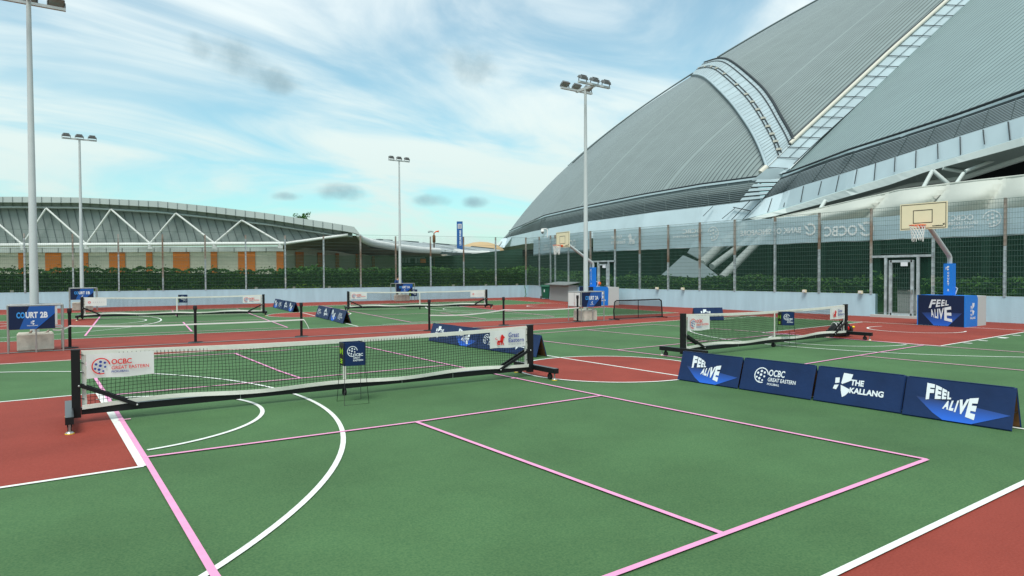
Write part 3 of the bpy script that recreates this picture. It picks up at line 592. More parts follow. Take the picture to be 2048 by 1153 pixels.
def tape(label, pts, wd=.035):
    b = MB(); Q = []
    for (a, c, sag) in pts:
        a, c = Vector(a), Vector(c)
        for i in range(13): q = a.lerp(c, i/12); q.z -= sag*4*(i/12)*(1-i/12); Q.append(q)
    b.slab([q+Vector((0, 0, wd/2)) for q in Q], [q-Vector((0, 0, wd/2)) for q in Q], (0, .004, 0), 'netwhite')
    tag(b.build('barrier_tape'), label, 'tape', 'white tape between the black posts')
y_ = -.045
tape('white tape from the COURT 2B sign along three black posts, ending in a tail', [((-8.72, 10.5, .50), (-8.36, 10.75+y_, .56), .05), ((-8.36, 10.75+y_, .56), (-5.53, 10.28+y_, .50), .03), ((-5.53, 10.28+y_, .50), (-2.6, 10.25+y_, .50), .01), ((-2.6, 10.25+y_, .50), (-2.45, 10.2, .22), -.02)])
tape('white tape dipping along three black posts to the COURT 2A sign', [((1.36, 9.7, .18), (1.31, 9.72+y_, .50), 0), ((1.31, 9.72+y_, .50), (4.48, 10.12+y_, .55), .07), ((4.48, 10.12+y_, .55), (7.62, 9.78+y_, .53), .04), ((7.62, 9.78+y_, .53), (7.8, 9.75, .6), 0)])

# ------------------------------------------------------------------ pickleball nets
NL = 6.76
def topz(x): return .868-.045*(1-(2*x/NL-1)**2)
def botz(x): return .215+.035*math.sin(x*1.9)*math.sin(x*.9+.4)+.02*(1-(2*x/NL-1)**2)
_net = {}
def wires():
    if 'm' in _net: return _net['m']
    b = MB(); x0, x1 = .10, NL-.10; n = int((x1-x0)/.046)
    for i in range(n+1):
        x = lin(x0, x1, i/n); P_ = [(x+.006*math.sin(k*1.1+i*.5), .012*math.sin(x*2+k*.4), lin(botz(x), topz(x), k/6)) for k in range(7)]
        for a, c in zip(P_, P_[1:]): b.bar(a, c, .0046, .0046, 'netwire', (0, 1, 0), False)
    m = 14
    for j in range(1, m):
        P_ = []
        for i in range(61):
            x = lin(x0, x1, i/60); P_.append((x, .012*math.sin(x*2+j*.2), lin(botz(x), topz(x), j/m)+.004*math.sin(x*5+j)))
        for a, c in zip(P_, P_[1:]): b.bar(a, c, .0046, .0046, 'netwire', (0, 0, 1), False)
    _net['m'] = b; return b
def banner_art(b, fn, kind, W_, H_):
    if kind == 'ball':
        ball_logo(b, fn, W_*.21, H_*.5, H_*.34, 'logo_red', 1, 'logo_blue')
        b.text('OCBC', fn, ((W_*.36, H_*.54), (W_*.66, H_*.54), (W_*.66, H_*.76), (W_*.36, H_*.76)), 'logo_red', .02)
        b.text('GREAT EASTERN', fn, ((W_*.36, H_*.33), (W_*.92, H_*.33), (W_*.92, H_*.47), (W_*.36, H_*.47)), 'logo_red', .01)
        b.text('PICKLEBALL', fn, ((W_*.36, H_*.20), (W_*.62, H_*.20), (W_*.62, H_*.28), (W_*.36, H_*.28)), 'logo_blue', .02)
    elif kind == 'lion':
        lion(b, fn, W_*.16, H_*.20, H_*.58, 'logo_red')
        b.text('Great', fn, ((W_*.50, H_*.58), (W_*.80, H_*.58), (W_*.80, H_*.86), (W_*.50, H_*.86)), 'logo_blue', .012)
        b.text('Eastern', fn, ((W_*.50, H_*.30), (W_*.94, H_*.30), (W_*.94, H_*.53), (W_*.50, H_*.53)), 'logo_blue', .012)
        b.text('a member of the group'[:0] or '- - - - - -', fn, ((W_*.50, H_*.17), (W_*.94, H_*.17), (W_*.94, H_*.19), (W_*.50, H_*.19)), 'logo_grey', .0)
    else:
        b.ring(fn, W_*.2, H_*.5, H_*.15, H_*.06, 0, 360, 'logo_red', 14); b.text('- - - - - -', fn, ((W_*.36, H_*.48), (W_*.9, H_*.48), (W_*.9, H_*.53), (W_*.36, H_*.53)), 'logo_grey', 0)
def net(label, loc, rz, kl_, kr_, sc=1, first=None):
    t = thing('pickleball_net', label, 'net', loc, rz, 'portable nets across the courts', sc)
    for x in (0, NL): b = MB(); b.box((x, 0, .49), (.095, .095, .82), 'black'); b.box((x, 0, .905), (.1, .1, .015), 'black_rough'); b.build('post', t)
    b = MB(); b.box((NL/2, 0, .155), (NL-.1, .07, .085), 'black', top='foot_top')
    for x in (1.9, 4.3, 5.2): b.box((x, -.038, .16), (.006, .004, .09), 'steel')
    b.build('bottom_beam', t)
    for s, x in ((1, .05), (-1, NL-.05)):
        for y in (-.055, .055): b = MB(); b.bar((x, y, .47), (x+s*.62, y, .17), .022, .045, 'black'); b.sphere((x-s*.02, y-.02, .47), .014, 'steel', 8); b.sphere((x+s*.60, y-.02, .175), .014, 'steel', 8); b.build('brace', t)
    for s, x in ((-1, -.075), (1, NL+.075)):
        b = MB(); b.box((x, -.06, .165), (.085, 1.26, .085), 'black', top='foot_top'); f = b.build('foot', t)
        for y in (-.50, .42):
            k = MB(); k.tube([(x+.02, y, .055), (x-.02+.0, y, .055)], .05, 'rubber', 14); k.bar((x, y, .12), (x, y+.02, .06), .05, .02, 'black'); k.build('wheel', f)
        for y in (-.63, .53):
            k = MB(); k.tube([(x, y, .12), (x, y, .03)], .012, 'steel', 8); k.tube([(x, y, .035), (x, y, .018)], [.03, .045], 'steel', 12); k.tube([(x, y, .018), (x, y, .004)], .048, 'yellow', 12); k.build('levelling_pad', f)
    b = MB(); b.tube([(NL/2+.03, .02, .055), (NL/2-.01, .02, .055)], .05, 'rubber', 14); b.bar((NL/2, 0, .12), (NL/2, .02, .05), .05, .02, 'black'); b.build('centre_wheel', t)
    if 'o' not in _net: _net['o'] = wires().build('net', t)
    else: o = _net['o'].copy(); C.objects.link(o); o.parent = t
    n = 60; X = [lin(.06, NL-.06, i/n) for i in range(n+1)]
    b = MB(); yy = lambda x: .012*math.sin(x*2)
    b.slab([(x, -.012+yy(x), topz(x)+.03) for x in X], [(x, -.014+yy(x), topz(x)-.03) for x in X], (0, .026, 0), 'white_tape'); b.build('top_band', t)
    b = MB(); b.slab([(x, -.05-.01*math.sin(x*3), botz(x)+.012) for x in X], [(x, -.055, botz(x)-.04) for x in X], (0, .012, 0), 'white_tape'); b.build('bottom_band', t)
    for x in (.085, NL-.085):
        b = MB(); b.slab([(x-.025, -.008, .17+.1*i) for i in range(8)], [(x+.025+.004*math.sin(i*2), -.008, .17+.1*i) for i in range(8)], (0, .014, 0), 'white_tape')
        for z in (.3, .48, .62, .74, .84): b.bar((x-.06 if x < 1 else x+.06, -.02, z+.015), (x, -.015, z), .008, .008, 'black')
        b.build('side_band', t)
    b = MB(); b.slab([(NL/2-.024, -.024, .25+.12*i) for i in range(5)]+[(NL/2-.024, -.024, topz(NL/2))], [(NL/2+.024, -.024, .25+.12*i) for i in range(5)]+[(NL/2+.024, -.024, topz(NL/2))], (0, .006, 0), 'white_tape'); b.build('centre_strap', t)
    for kd, x0, W_ in ((kl_, .11, .74), (kr_, NL-.84, .72)):
        b = MB(); z1 = .845; H_ = .30; n = 8
        A_ = [(x0+W_*i/n, -.035+.006*math.sin(i*1.3), z1) for i in range(n+1)]; B2 = [(x0+W_*i/n, -.04+.010*math.sin(i*1.1+1), z1-H_+.006*math.sin(i)) for i in range(n+1)]
        b.slab(A_, B2, (0, .003, 0), 'banner_white', 'banner_white')
        banner_art(b, lambda u, v: (x0+u, -.058, z1-H_+v), kd, W_, H_); b.build('banner', t)
    return t
def place(px0, z0, px1, z1): pass
net('nearest pickleball net, across the foreground, with white sponsor banners at both ends', (-8.75, .20, 0), math.atan2(-.25, 6.74), 'ball', 'lion')
net('right-hand pickleball net with a black bag behind its far post', (2.2, .08, 0), math.atan2(.08, 6.65), 'ball', 'lion', .985).scale = (.985, .985, 1.04)
net('far left pickleball net, in front of the COURT 1B sign', (-7.38, 23.5, 0), math.atan2(-1.6, 6.85), 'dot', 'ball', 1.04)
net('far middle pickleball net, in front of the COURT 1A sign', (3.87, 22.9, 0), math.atan2(-1.9, 7.05), 'ball', 'dot', 1.075)

# ------------------------------------------------------------------ ball baskets
def basket(label, loc, rz, sc=1):
    t = thing('ball_basket', label, 'ball basket', loc, rz, 'wire-legged ball baskets at the nets', sc)
    b = MB(); w_, d_, z0, z1 = .31, .24, .54, .86
    b.box((0, d_/2-.006, .70), (w_, .012, .32), 'navy'); b.box((0, -d_/2+.006, .70), (w_, .012, .32), 'navy')
    b.box((-w_/2+.006, 0, .70), (.012, d_-.024, .32), 'black'); b.box((w_/2-.006, 0, .70), (.012, d_-.024, .32), 'black'); b.box((0, 0, z0+.006), (w_-.024, d_-.024, .012), 'black')
    fn = lambda u, v: (u-w_/2, -d_/2-.003, z0+v)
    ball_logo(b, fn, .12, .20, .075, 'print_white')
    b.text('OCBC', fn, ((.13, .13), (.27, .13), (.27, .17), (.13, .17)), 'print_white', .03); b.text('GREAT', fn, ((.13, .095), (.23, .095), (.23, .12), (.13, .12)), 'print_white', .02); b.text('EASTERN', fn, ((.13, .06), (.27, .06), (.27, .085), (.13, .085)), 'print_white', .02)
    fs = lambda u, v: (-w_/2-.003, d_/2-u, z0+v)
    for r, a in ((.035, 50), (.06, 45), (.085, 40)):
        b.ring(fs, .12, .20, r*.9, .012, -a, a, 'lime', 8); b.ring(fs, .12, .20, r*.9, .012, 180-a, 180+a, 'lime', 8)
    for i in range(3): b.poly([(.07, .03+.025*i), (.17, .03+.025*i), (.17, .042+.025*i), (.07, .042+.025*i)], fs, 'lime')
    b.build('box', t)
    b = MB()
    for y, yf in ((-d_/2, -.19), (d_/2, .19)):
        b.tube([(-w_/2+.01, y, .86), (-w_/2+.01, y, .54), (-.175, yf, .005), (.175, yf, .005), (w_/2-.01, y, .54), (w_/2-.01, y, .86)], .0045, 'black', 6)
    b.build('wire_stand', t)
    return t
basket('blue and black ball basket on wire legs in front of the nearest net', (-5.48, -.52, 0), R(-6))
basket('ball basket turned cornerwise at the right-hand net, lime mark on its black side', (5.8, -.03, 0), R(-34))
basket('ball basket behind the far left net', (-3.5, 24.0, 0), R(0), 1.1)
basket('ball basket behind the far middle net, beside its centre strap', (8.0, 23.9, 0), R(0), 1.15)

# ------------------------------------------------------------------ folding barriers
PW = 1.17
def art(b, fn, kind, W_, H_):
    f1 = lambda u, v: fn(u, v, .004); f2 = lambda u, v: fn(u, v, .008)
    if kind == 'feel':
        P_ = [(W_*.12, H_*.52), (W_*.30, H_*.16), (W_*.40, H_*.02), (W_*.66, H_*.02), (W_*.98, H_*.34), (W_*.62, H_*.44)]
        ys = [max(0, min(1, (p[1]/H_-.05)*2.2)) for p in P_]
        b.face([f1(*p) for p in P_], 'print_grad', uv=[(p[0]/W_, y) for p, y in zip(P_, ys)])
        for st, x0, x1, a0, a1 in (('F', .22, .29, (.46, .88), (.50, .86)), ('E', .305, .36, (.50, .85), (.515, .80)), ('E', .37, .41, (.515, .79), (.53, .745)), ('L', .42, .455, (.53, .73), (.54, .69))):
            b.text(st, f2, ((W_*x0, H_*a0[0]), (W_*x1, H_*a1[0]), (W_*(x1+.0), H_*a1[1]), (W_*(x0-.005), H_*a0[1])), 'print_white', .06)
        for st, x0, x1, lo0, lo1, hi0, hi1 in (('A', .385, .44, .29, .28, .48, .51), ('L', .445, .485, .27, .265, .51, .53), ('I', .495, .51, .25, .245, .53, .54), ('V', .515, .60, .24, .20, .56, .60), ('E', .60, .68, .17, .12, .62, .66)):
            sh = .02; b.text(st, f2, ((W_*x0, H_*lo0), (W_*x1, H_*lo1), (W_*(x1+sh), H_*hi1), (W_*(x0+sh), H_*hi0)), 'print_white', .06)
    elif kind == 'ball':
        ball_logo(b, f1, W_*.30, H_*.52, H_*.24, 'print_white')
        b.text('OCBC', f1, ((W_*.40, H_*.52), (W_*.62, H_*.52), (W_*.62, H_*.72), (W_*.40, H_*.72)), 'print_white', .02)
        b.text('GREAT EASTERN', f1, ((W_*.40, H_*.36), (W_*.78, H_*.36), (W_*.78, H_*.475), (W_*.40, H_*.475)), 'print_white', .012)
        b.text('PICKLEBALL', f1, ((W_*.40, H_*.25), (W_*.57, H_*.25), (W_*.57, H_*.31), (W_*.40, H_*.31)), 'print_white', .015)
    else:
        klogo(b, f1, W_*.24, H_*.42, H_*.48, 'print_white')
        b.text('THE', f1, ((W_*.42, H_*.56), (W_*.57, H_*.56), (W_*.57, H_*.72), (W_*.42, H_*.72)), 'print_white', .04)
        b.text('KALLANG', f1, ((W_*.42, H_*.34), (W_*.80, H_*.34), (W_*.80, H_*.50), (W_*.42, H_*.50)), 'print_white', .04)
_bar = {}
def barrier(label, loc, rz, kind, group, sc=1, lean=0):
    if kind in _bar:
        t = dup(_bar[kind], label, loc, rz); t.scale = (sc, sc, sc); t['group'] = group; return t
    t = thing('folding_barrier', label, 'barrier', loc, rz, group, sc)
    ap = .485; hb = .165
    sl = math.hypot(ap, hb-.012)
    for sg in (-1, 1):
        b = MB(); th = .026
        # board runs from the foot (y=sg*hb) to the apex, with padded rounded edges
        bot = Vector((0, sg*hb, .012)); top_ = Vector((0, sg*.014, ap)); up = (top_-bot).normalized(); nn = Vector((1, 0, 0)).cross(up)*(1 if sg < 0 else -1); nn = -nn if nn.y*sg < 0 else nn
        e = .012
        def pt(x, v, o): return tuple(Vector((x, 0, 0))+bot+up*v+nn*o)
        x0, x1, v1 = 0, PW, (top_-bot).length
        ring = [[pt(x0+a, 0+a, o), pt(x1-a, 0+a, o), pt(x1-a, v1-a, o), pt(x0+a, v1-a, o)] for a, o in ((e, -th), (0, -th+e), (0, -e), (e, 0))]
        V = [p for r_ in ring for p in r_]
        b.geo(V, [(k*4+i, k*4+(i+1) % 4, k*4+4+(i+1) % 4, k*4+4+i) for k in range(3) for i in range(4)]+[(12, 13, 14, 15)], 'navy')
        b.geo(V, [(3, 2, 1, 0)], 'wood_in')
        if sg < 0: art(b, lambda u, v, o=.004: pt(u, v, o), kind, PW, v1)
        b.build('front_board' if sg < 0 else 'back_board', t)
    b = MB()
    b.box((PW/2, 0, ap-.003), (PW-.06, .03, .008), 'navy')
    b.build('hinge', t)
    b = MB(); b.tube([(PW-.02, -.1, .2), (PW-.02, .1, .2)], .004, 'black', 6); b.build('spreader', t)
    _bar[kind] = t; return t
def row(A_, B2, kinds, labels, group, jit=.012):
    A_ = Vector((*A_, 0)); B2 = Vector((*B2, 0)); d = B2-A_; n = len(kinds); step = d.length/n; dn = d.normalized(); off = Vector((-dn.y, dn.x, 0))
    for i, (k, l) in enumerate(zip(kinds, labels)):
        p = A_+dn*step*i+off*random.uniform(-1, 1)*.02
        s = (step-.022)/PW; t = barrier(l, (p.x, p.y, 0), math.atan2(d.y, d.x)+random.uniform(-jit, jit), k, group, 1); t.scale = (s, min(1.05, s), 1+random.uniform(-.01, .01))
nm = {'feel': 'FEEL ALIVE', 'ball': 'OCBC GREAT EASTERN', 'kal': 'THE KALLANG'}
row((-.10, -1.90), (-.02, -6.72), ('feel', 'ball', 'kal', 'feel'), ['navy FEEL ALIVE barrier farthest left of the near right row, beside the red circle', 'navy OCBC GREAT EASTERN barrier in the near right row', 'navy THE KALLANG barrier second from the right edge', 'navy FEEL ALIVE barrier at the right edge, nearest the camera'], 'barriers in the near right row')
row((-.22, 6.72), (-.14, 1.96), ('kal', 'feel', 'ball', 'kal'), ['navy THE KALLANG barrier at the far end of the row behind the nearest net', 'navy FEEL ALIVE barrier seen through the nearest net', 'navy OCBC GREAT EASTERN barrier seen through the nearest net', 'navy barrier with open end just right of the nearest net post'], 'barriers in the row behind the nearest net')
row((1.10, 19.3), (.40, 14.35), ('ball', 'kal', 'feel', 'ball'), ['farthest OCBC barrier of the nearer distant row', 'small THE KALLANG barrier in the nearer distant row', 'small FEEL ALIVE barrier in the nearer distant row', 'OCBC barrier at the near open end of the nearer distant row'], 'barriers in the nearer distant row')
row((2.15, 29.3), (1.42, 23.35), ('feel', 'ball', 'kal', 'feel'), ['FEEL ALIVE barrier farthest away, closest to the low far wall', 'small OCBC barrier in the farther distant row', 'small THE KALLANG barrier in the farther distant row', 'FEEL ALIVE barrier at the near open end of the farther distant row'], 'barriers in the farther distant row')
barrier('single THE KALLANG barrier standing alone behind the right-hand net', (11.5, 7.55, 0), R(-28), 'kal', 'barriers standing alone')

# ------------------------------------------------------------------ low black practice net
t = thing('practice_net', 'low black practice net on a tube frame, right of the COURT 2A sign', 'practice net', (9.45, 9.72, 0), math.atan2(-.1, 2.6))
b = MB(); b.tube([(0, -.3, .02), (0, .3, .02)], .022, 'black', 8); b.tube([(2.6, -.3, .02), (2.6, .3, .02)], .022, 'black', 8)
b.tube([(0, 0, .02), (-.02, 0, .35), (.03, 0, .70), (.12, 0, .745), (2.45, 0, .745), (2.56, 0, .69), (2.6, 0, .35), (2.62, 0, .02)], .026, 'black', 8); b.tube([(0, 0, .05), (1.3, .0, .035), (2.6, 0, .05)], .015, 'black', 6); b.tube([(1.28, 0, .03), (1.28, 0, .745)], .014, 'black', 6); b.build('frame', t)
b = MB(); b.strip([(.02, 0, .05), (1.3, .01, .04), (2.58, 0, .05)], [(.03, 0, .70), (1.3, .01, .73), (2.55, 0, .70)], 'net_dark'); b.build('net', t)

# ------------------------------------------------------------------ kit bag
t = thing('kit_bag', 'black and white kit bag lying behind the far post of the right-hand net', 'bag', (9.45, .62, 0), R(-35))
b = MB(); n = 14; m = 10; V = []; F = []
for i in range(m+1):
    a = i/m; x = -.36+.72*a; rr = .20*(1-abs(2*a-1)**3.2)*(1+.08*math.sin(i*2.3))
    for k in range(n):
        th = 2*math.pi*k/n; V.append((x, rr*1.15*math.cos(th), .19+rr*.95*math.sin(th)+.02*math.sin(i*1.7+k)))
for i in range(m):
    for k in range(n): F.append((i*n+k, (i+1)*n+k, (i+1)*n+(k+1) % n, i*n+(k+1) % n))
b.geo(V, F, 'black', True); b.build('body', t)
for x in (-.18, -.08, .02): b = MB(); b.tube([(x, .225*math.cos(a), .19+.21*math.sin(a)) for a in [math.pi*j/12 for j in range(13)]], .014, 'netwhite', 6); b.build('stripe', t)
b = MB(); b.tube([(-.2, -.2, .2), (-.12, -.3, .36), (.08, -.3, .38), (.2, -.2, .2)], .014, 'black_rough', 6); b.build('handle', t)
b = MB(); b.sphere((.1, -.2, .25), .06, 'logo_red', 10, (1, .5, 1)); b.build('badge', t)
b = MB(); b.sphere((.36, -.05, .26), .05, 'yellow', 10, (1, .8, .7)); tag(b.build('tennis_shoe_pouch'), 'small yellow and red pouch on top of the black kit bag', 'pouch').location = (9.5, .52, .0)

# ------------------------------------------------------------------ basketball stands
def hoop(label, loc, rz, num, sc=1, full=True):
    t = thing('basketball_stand', label, 'basketball stand', loc, rz, 'basketball stands at the court ends', sc)
    b = MB(); Wd = 1.46; Hh = 1.03
    # base pad, front faces -x ; rounded rear of blue side pad, grey tail
    b.box((.03, 0, Hh/2), (.06, Wd, Hh), 'navy_dark')
    for y in (-Wd/2+.012, Wd/2-.012): b.box((.03-.001, y*1.002, Hh/2), (.066, .03, Hh+.004), 'padblue')
    fn = lambda u, v: (-.005, Wd/2-u, v); f2 = lambda u, v: (-.01, Wd/2-u, v)
    P_ = [(Wd*.10, Hh*.42), (Wd*.36, Hh*.02), (Wd*.66, Hh*.02), (Wd*.94, Hh*.44), (Wd*.5, Hh*.46)]
    b.face([fn(*p) for p in P_], 'print_grad', uv=[(p[0], max(0, p[1]/Hh*2.1)) for p in P_])
    w_, h_ = Wd, Hh
    b.text('F', f2, ((w_*.25, h_*.58), (w_*.38, h_*.61), (w_*.41, h_*.86), (w_*.31, h_*.86)), 'print_white', .03); b.text('E', f2, ((w_*.40, h_*.615), (w_*.49, h_*.64), (w_*.51, h_*.86), (w_*.43, h_*.86)), 'print_white', .03)
    b.text('E', f2, ((w_*.51, h_*.645), (w_*.585, h_*.665), (w_*.59, h_*.855), (w_*.53, h_*.86)), 'print_white', .03); b.text('L', f2, ((w_*.60, h_*.67), (w_*.67, h_*.69), (w_*.66, h_*.83), (w_*.61, h_*.85)), 'print_white', .03)
    for st, q in (('A', ((.31, .30), (.375, .27), (.365, .545), (.265, .53))), ('L', ((.385, .265), (.43, .255), (.42, .555), (.375, .545))), ('I', ((.435, .25), (.455, .245), (.455, .565), (.432, .56))), ('V', ((.465, .24), (.56, .22), (.57, .60), (.465, .565))), ('E', ((.58, .20), (.745, .15), (.72, .655), (.58, .605)))): b.text(st, f2, [(w_*a, h_*c) for a, c in q], 'print_white', .03)
    b.build('front_pad', t)
    b = MB()
    for sg in (-1, 1):
        y = sg*(Wd/2); x1 = .98; e = []
        for k in range(7): a = R(90*k/6); e.append((x1-.14+.14*math.sin(a), Hh-.14+.14*math.cos(a)))
        outl = [(.062, 0), (x1-.03, 0)] + [(p, q) for p, q in e[::-1]] + [(.062, Hh)]
        V = [(p, y, q) for p, q in outl]+[(p, y-sg*.06, q) for p, q in outl]; n = len(outl)
        b.geo(V, [tuple(range(n))[::sg], tuple(range(n, 2*n))[::-sg]]+[(i, (i+1) % n, n+(i+1) % n, n+i) for i in range(n)], 'padblue')
        f3 = (lambda u, v: (.06+u, y-.005, v)) if sg < 0 else (lambda u, v: (1.0-u, y+.005, v))
        klogo(b, f3, .36, .50, .30, 'print_white'); b.text('THE', f3, ((.32, .36), (.46, .36), (.46, .43), (.32, .43)), 'print_white', .04); b.text('KALLANG', f3, ((.32, .25), (.72, .25), (.72, .33), (.32, .33)), 'print_white', .04)
    b.box((.5, 0, Hh-.02), (.9, Wd-.12, .03), 'padblue'); b.build('side_pad', t)
    b = MB(); b.box((1.33, 0, .5), (.72, Wd-.03, 1.0), 'grey_pad', top='grey_pad'); b.box((.5, 0, .45), (.86, Wd-.14, .9), 'black_rough'); b.build('ballast_box', t)
    b = MB(); b.box((.36, -.12, 1.56), (.26, .27, 1.06), 'padblue')
    fp = lambda u, v: (.225, .015-u, 1.04+v)
    klogo(b, fp, .07, .86, .11, 'print_white')
    for i, ch in enumerate('COURT '+num):
        if ch != ' ': b.trect(ch, fp, .155-.035, .70-.095*i, .07, 'print_white', .05, wd=.055)
    b.build('post_pad', t)
    b = MB(); b.tube([(.36, -.12, 1.0), (.36, -.12, 2.28), (.30, -.12, 2.36), (-1.30, -.12, 3.36), (-1.5, -.12, 3.4)], .075, 'pole_paint', 14); b.tube([(.55, -.2, 1.0), (.62, -.25, 1.25), (.45, -.2, 1.35)], .02, 'netwhite', 8); b.build('boom', t)
    # backboard in the plane x=-1.6
    bx = -1.62; by = -.14; bw = 1.40; z0, z1 = 3.16, 4.0
    b = MB(); b.box((bx+.02, by, (z0+z1)/2), (.04, bw, z1-z0), 'cream_board')
    fb = lambda u, v: (bx-.004, by+bw/2-u, z0+v)
    def frame(x0, y0, x1, y1, wd):
        for a in ((x0, y0, x1, y0+wd), (x0, y1-wd, x1, y1), (x0, y0+wd, x0+wd, y1-wd), (x1-wd, y0+wd, x1, y1-wd)): b.face([fb(a[0], a[1]), fb(a[2], a[1]), fb(a[2], a[3]), fb(a[0], a[3])], 'black')
    frame(.03, .03, bw-.03, z1-z0-.03, .018); frame(.40, .20, .98, .62, .022)
    b.text('KOMPAN', fb, ((bw-.42, .075), (bw-.12, .075), (bw-.12, .115), (bw-.42, .115)), 'black', .05)
    b.face([fb(bw-.11, .11), fb(bw-.05, .13), fb(bw-.08, .15), fb(bw-.07, .18), fb(bw-.10, .155), fb(bw-.13, .16)], 'black')
    b.box((bx+.06, by, 3.45), (.05, .3, .3), 'galv'); b.build('backboard', t)
    rx, rz_, rr = bx-.36, 3.28, .225; c = [(rx+rr*math.cos(R(a)), by+rr*math.sin(R(a)), rz_) for a in range(0, 361, 15)]
    b = MB(); b.tube(c, .012, 'orange', 8, False); b.box((bx-.07, by, rz_-.03), (.10, .14, .09), 'orange'); b.bar((bx-.1, by-.06, rz_-.07), (rx+rr*.6, by-.18, rz_), .02, .02, 'orange'); b.bar((bx-.1, by+.06, rz_-.07), (rx+rr*.6, by+.18, rz_), .02, .02, 'orange'); rim = b.build('rim', t)
    b = MB(); n = 14
    for i in range(n):
        for s_ in (1, -1):
            P_ = []
            for k in range(6):
                a = 2*math.pi*(i+s_*k*.5)/n; q = rr*(1-.09*k+(.006*k*k)); P_.append((rx+q*math.cos(a), by+q*math.sin(a), rz_-.085*k-(.03*((i*3) % 4) if k == 5 else 0)))
            b.tube(P_, .006, 'netwhite', 4, False)
    b.build('net', rim)
    return t
hoop('big basketball stand with cream backboard and padded base reading FEEL ALIVE', (15.58, .58, 0), 0, '2')
h1 = hoop('far basketball stand, its boom half hidden by the lamp pole in front of the stadium', (0, 0, 0), R(-9), '1')
q = at(1126, 480, 38); e = Matrix.Rotation(R(-9), 3, 'Z') @ Vector((-1.62, -.14, 0)); h1.location = (q.x-e.x, q.y-e.y, q.z-3.58)
if h1.location.z < 0 or h1.location.z > .01: h1.scale = (1.02, 1.02, q.z/3.58); h1.location.z = 0
b = MB(); b.sphere((0, 0, .12), .12, 'orange', 14); o = b.build('basketball'); o.location = (h1.location.x+.7, h1.location.y-.3, 1.05*h1.scale.z+.02); tag(o, 'orange ball lying on the far blue hoop base behind COURT 2A', 'ball')

# ------------------------------------------------------------------ locker, bin
dv = Vector((19.03-22.55, 21.85-33.0, 0)).normalized(); az = math.atan2(dv.y, dv.x)
t = thing('storage_locker', 'grey ribbed locker with overhanging metal lid against the wall, right of the bin', 'locker', (20.60, 26.85, 0), az)
b = MB(); b.box((1.6, -.20, .53), (3.3, .7, 1.06), 'corrug')
for i in range(44): b.box((-.02+i*.075, -.562, .53), (.03, .02, 1.0), 'corrug')
b.build('cabinet', t); b = MB(); b.geo([(-.35, -.85, 1.06), (3.5, -.85, 1.06), (3.5, .2, 1.24), (-.35, .2, 1.24), (-.35, -.85, 1.10), (3.5, -.85, 1.10), (3.5, .2, 1.28), (-.35, .2, 1.28)], [(4, 5, 6, 7), (0, 1, 5, 4), (0, 3, 2, 1), (1, 2, 6, 5), (3, 0, 4, 7), (2, 3, 7, 6)], 'steel'); b.build('lid', t)
t = thing('wheelie_bin', 'dark green wheelie bin by the low wall, left of the grey locker', 'bin', (20.98, 28.75, 0), R(-30))
b = MB(); V = [(-.2, -.22, .08), (.2, -.22, .08), (.22, .2, .08), (-.22, .2, .08), (-.28, -.30, .9), (.28, -.30, .9), (.28, .30, .9), (-.28, .30, .9)]
b.geo(V, [(3, 2, 1, 0), (4, 5, 6, 7), (0, 1, 5, 4), (1, 2, 6, 5), (2, 3, 7, 6), (3, 0, 4, 7)], 'bin_green'); b.box((0, 0, .885), (.62, .66, .05), 'bin_green'); b.box((-.1, -.275, .62), (.06, .01, .22), 'print_white'); b.build('body', t)
b = MB(); b.geo([(-.31, -.35, .91), (.31, -.35, .91), (.31, .34, .91), (-.31, .34, .91), (-.27, -.28, .99), (.27, -.28, .99), (.27, .34, 1.0), (-.27, .34, 1.0)], [(4, 5, 6, 7), (0, 1, 5, 4), (1, 2, 6, 5), (2, 3, 7, 6), (3, 0, 4, 7)], 'bin_green'); b.build('lid', t)
for x in (-.27, .27): b = MB(); b.tube([(x-.03, .24, .11), (x+.03, .24, .11)], .11, 'rubber', 16); b.build('wheel', t)

# ------------------------------------------------------------------ person behind the far sign
def skin_body(name, joints, edges, radii, m, parent):
    me = bpy.data.meshes.new(name); me.from_pydata(joints, edges, []); o = bpy.data.objects.new(name, me); C.objects.link(o); o.parent = parent
    md = o.modifiers.new('skin', 'SKIN'); me.skin_vertices[0] if me.skin_vertices else None
    for i, r_ in enumerate(radii): me.skin_vertices[0].data[i].radius = (r_, r_) if not isinstance(r_, tuple) else r_
    me.skin_vertices[0].data[0].use_root = True
    s = o.modifiers.new('sub', 'SUBSURF'); s.levels = 2; s.render_levels = 2
    me.materials.append(MT[m]); return o
t = thing('person', 'person in a navy T-shirt standing behind the COURT 1A sign with hands on its top', 'person', (11.75, 33.45, 0), R(180))
J = [(0, 0, .95), (0, 0, 1.1), (0, .02, 1.3), (0, .03, 1.42), (0, .05, 1.5), (0, .07, 1.62), (.1, 0, .9), (.11, .03, .48), (.11, -.02, .08), (.11, .12, .04), (-.1, 0, .9), (-.11, .03, .48), (-.11, -.02, .08), (-.11, .12, .04),
     (.19, .03, 1.4), (.27, .08, 1.18), (.24, .30, 1.18), (.23, .38, 1.18), (-.19, .03, 1.4), (-.27, .08, 1.18), (-.24, .30, 1.18), (-.23, .38, 1.18)]
E_ = [(0, 1), (1, 2), (2, 3), (3, 4), (4, 5), (0, 6), (6, 7), (7, 8), (8, 9), (0, 10), (10, 11), (11, 12), (12, 13), (3, 14), (14, 15), (15, 16), (16, 17), (3, 18), (18, 19), (19, 20), (20, 21)]
rad = [.13, (.15, .11), (.17, .115), (.12, .09), .055, .095, .095, .065, .045, .04, .095, .065, .045, .04, .06, .045, .035, .03, .06, .045, .035, .03]
try: skin_body('body', J, E_, rad, 'skin', t)
except Exception as ex: print('SKIN', ex)
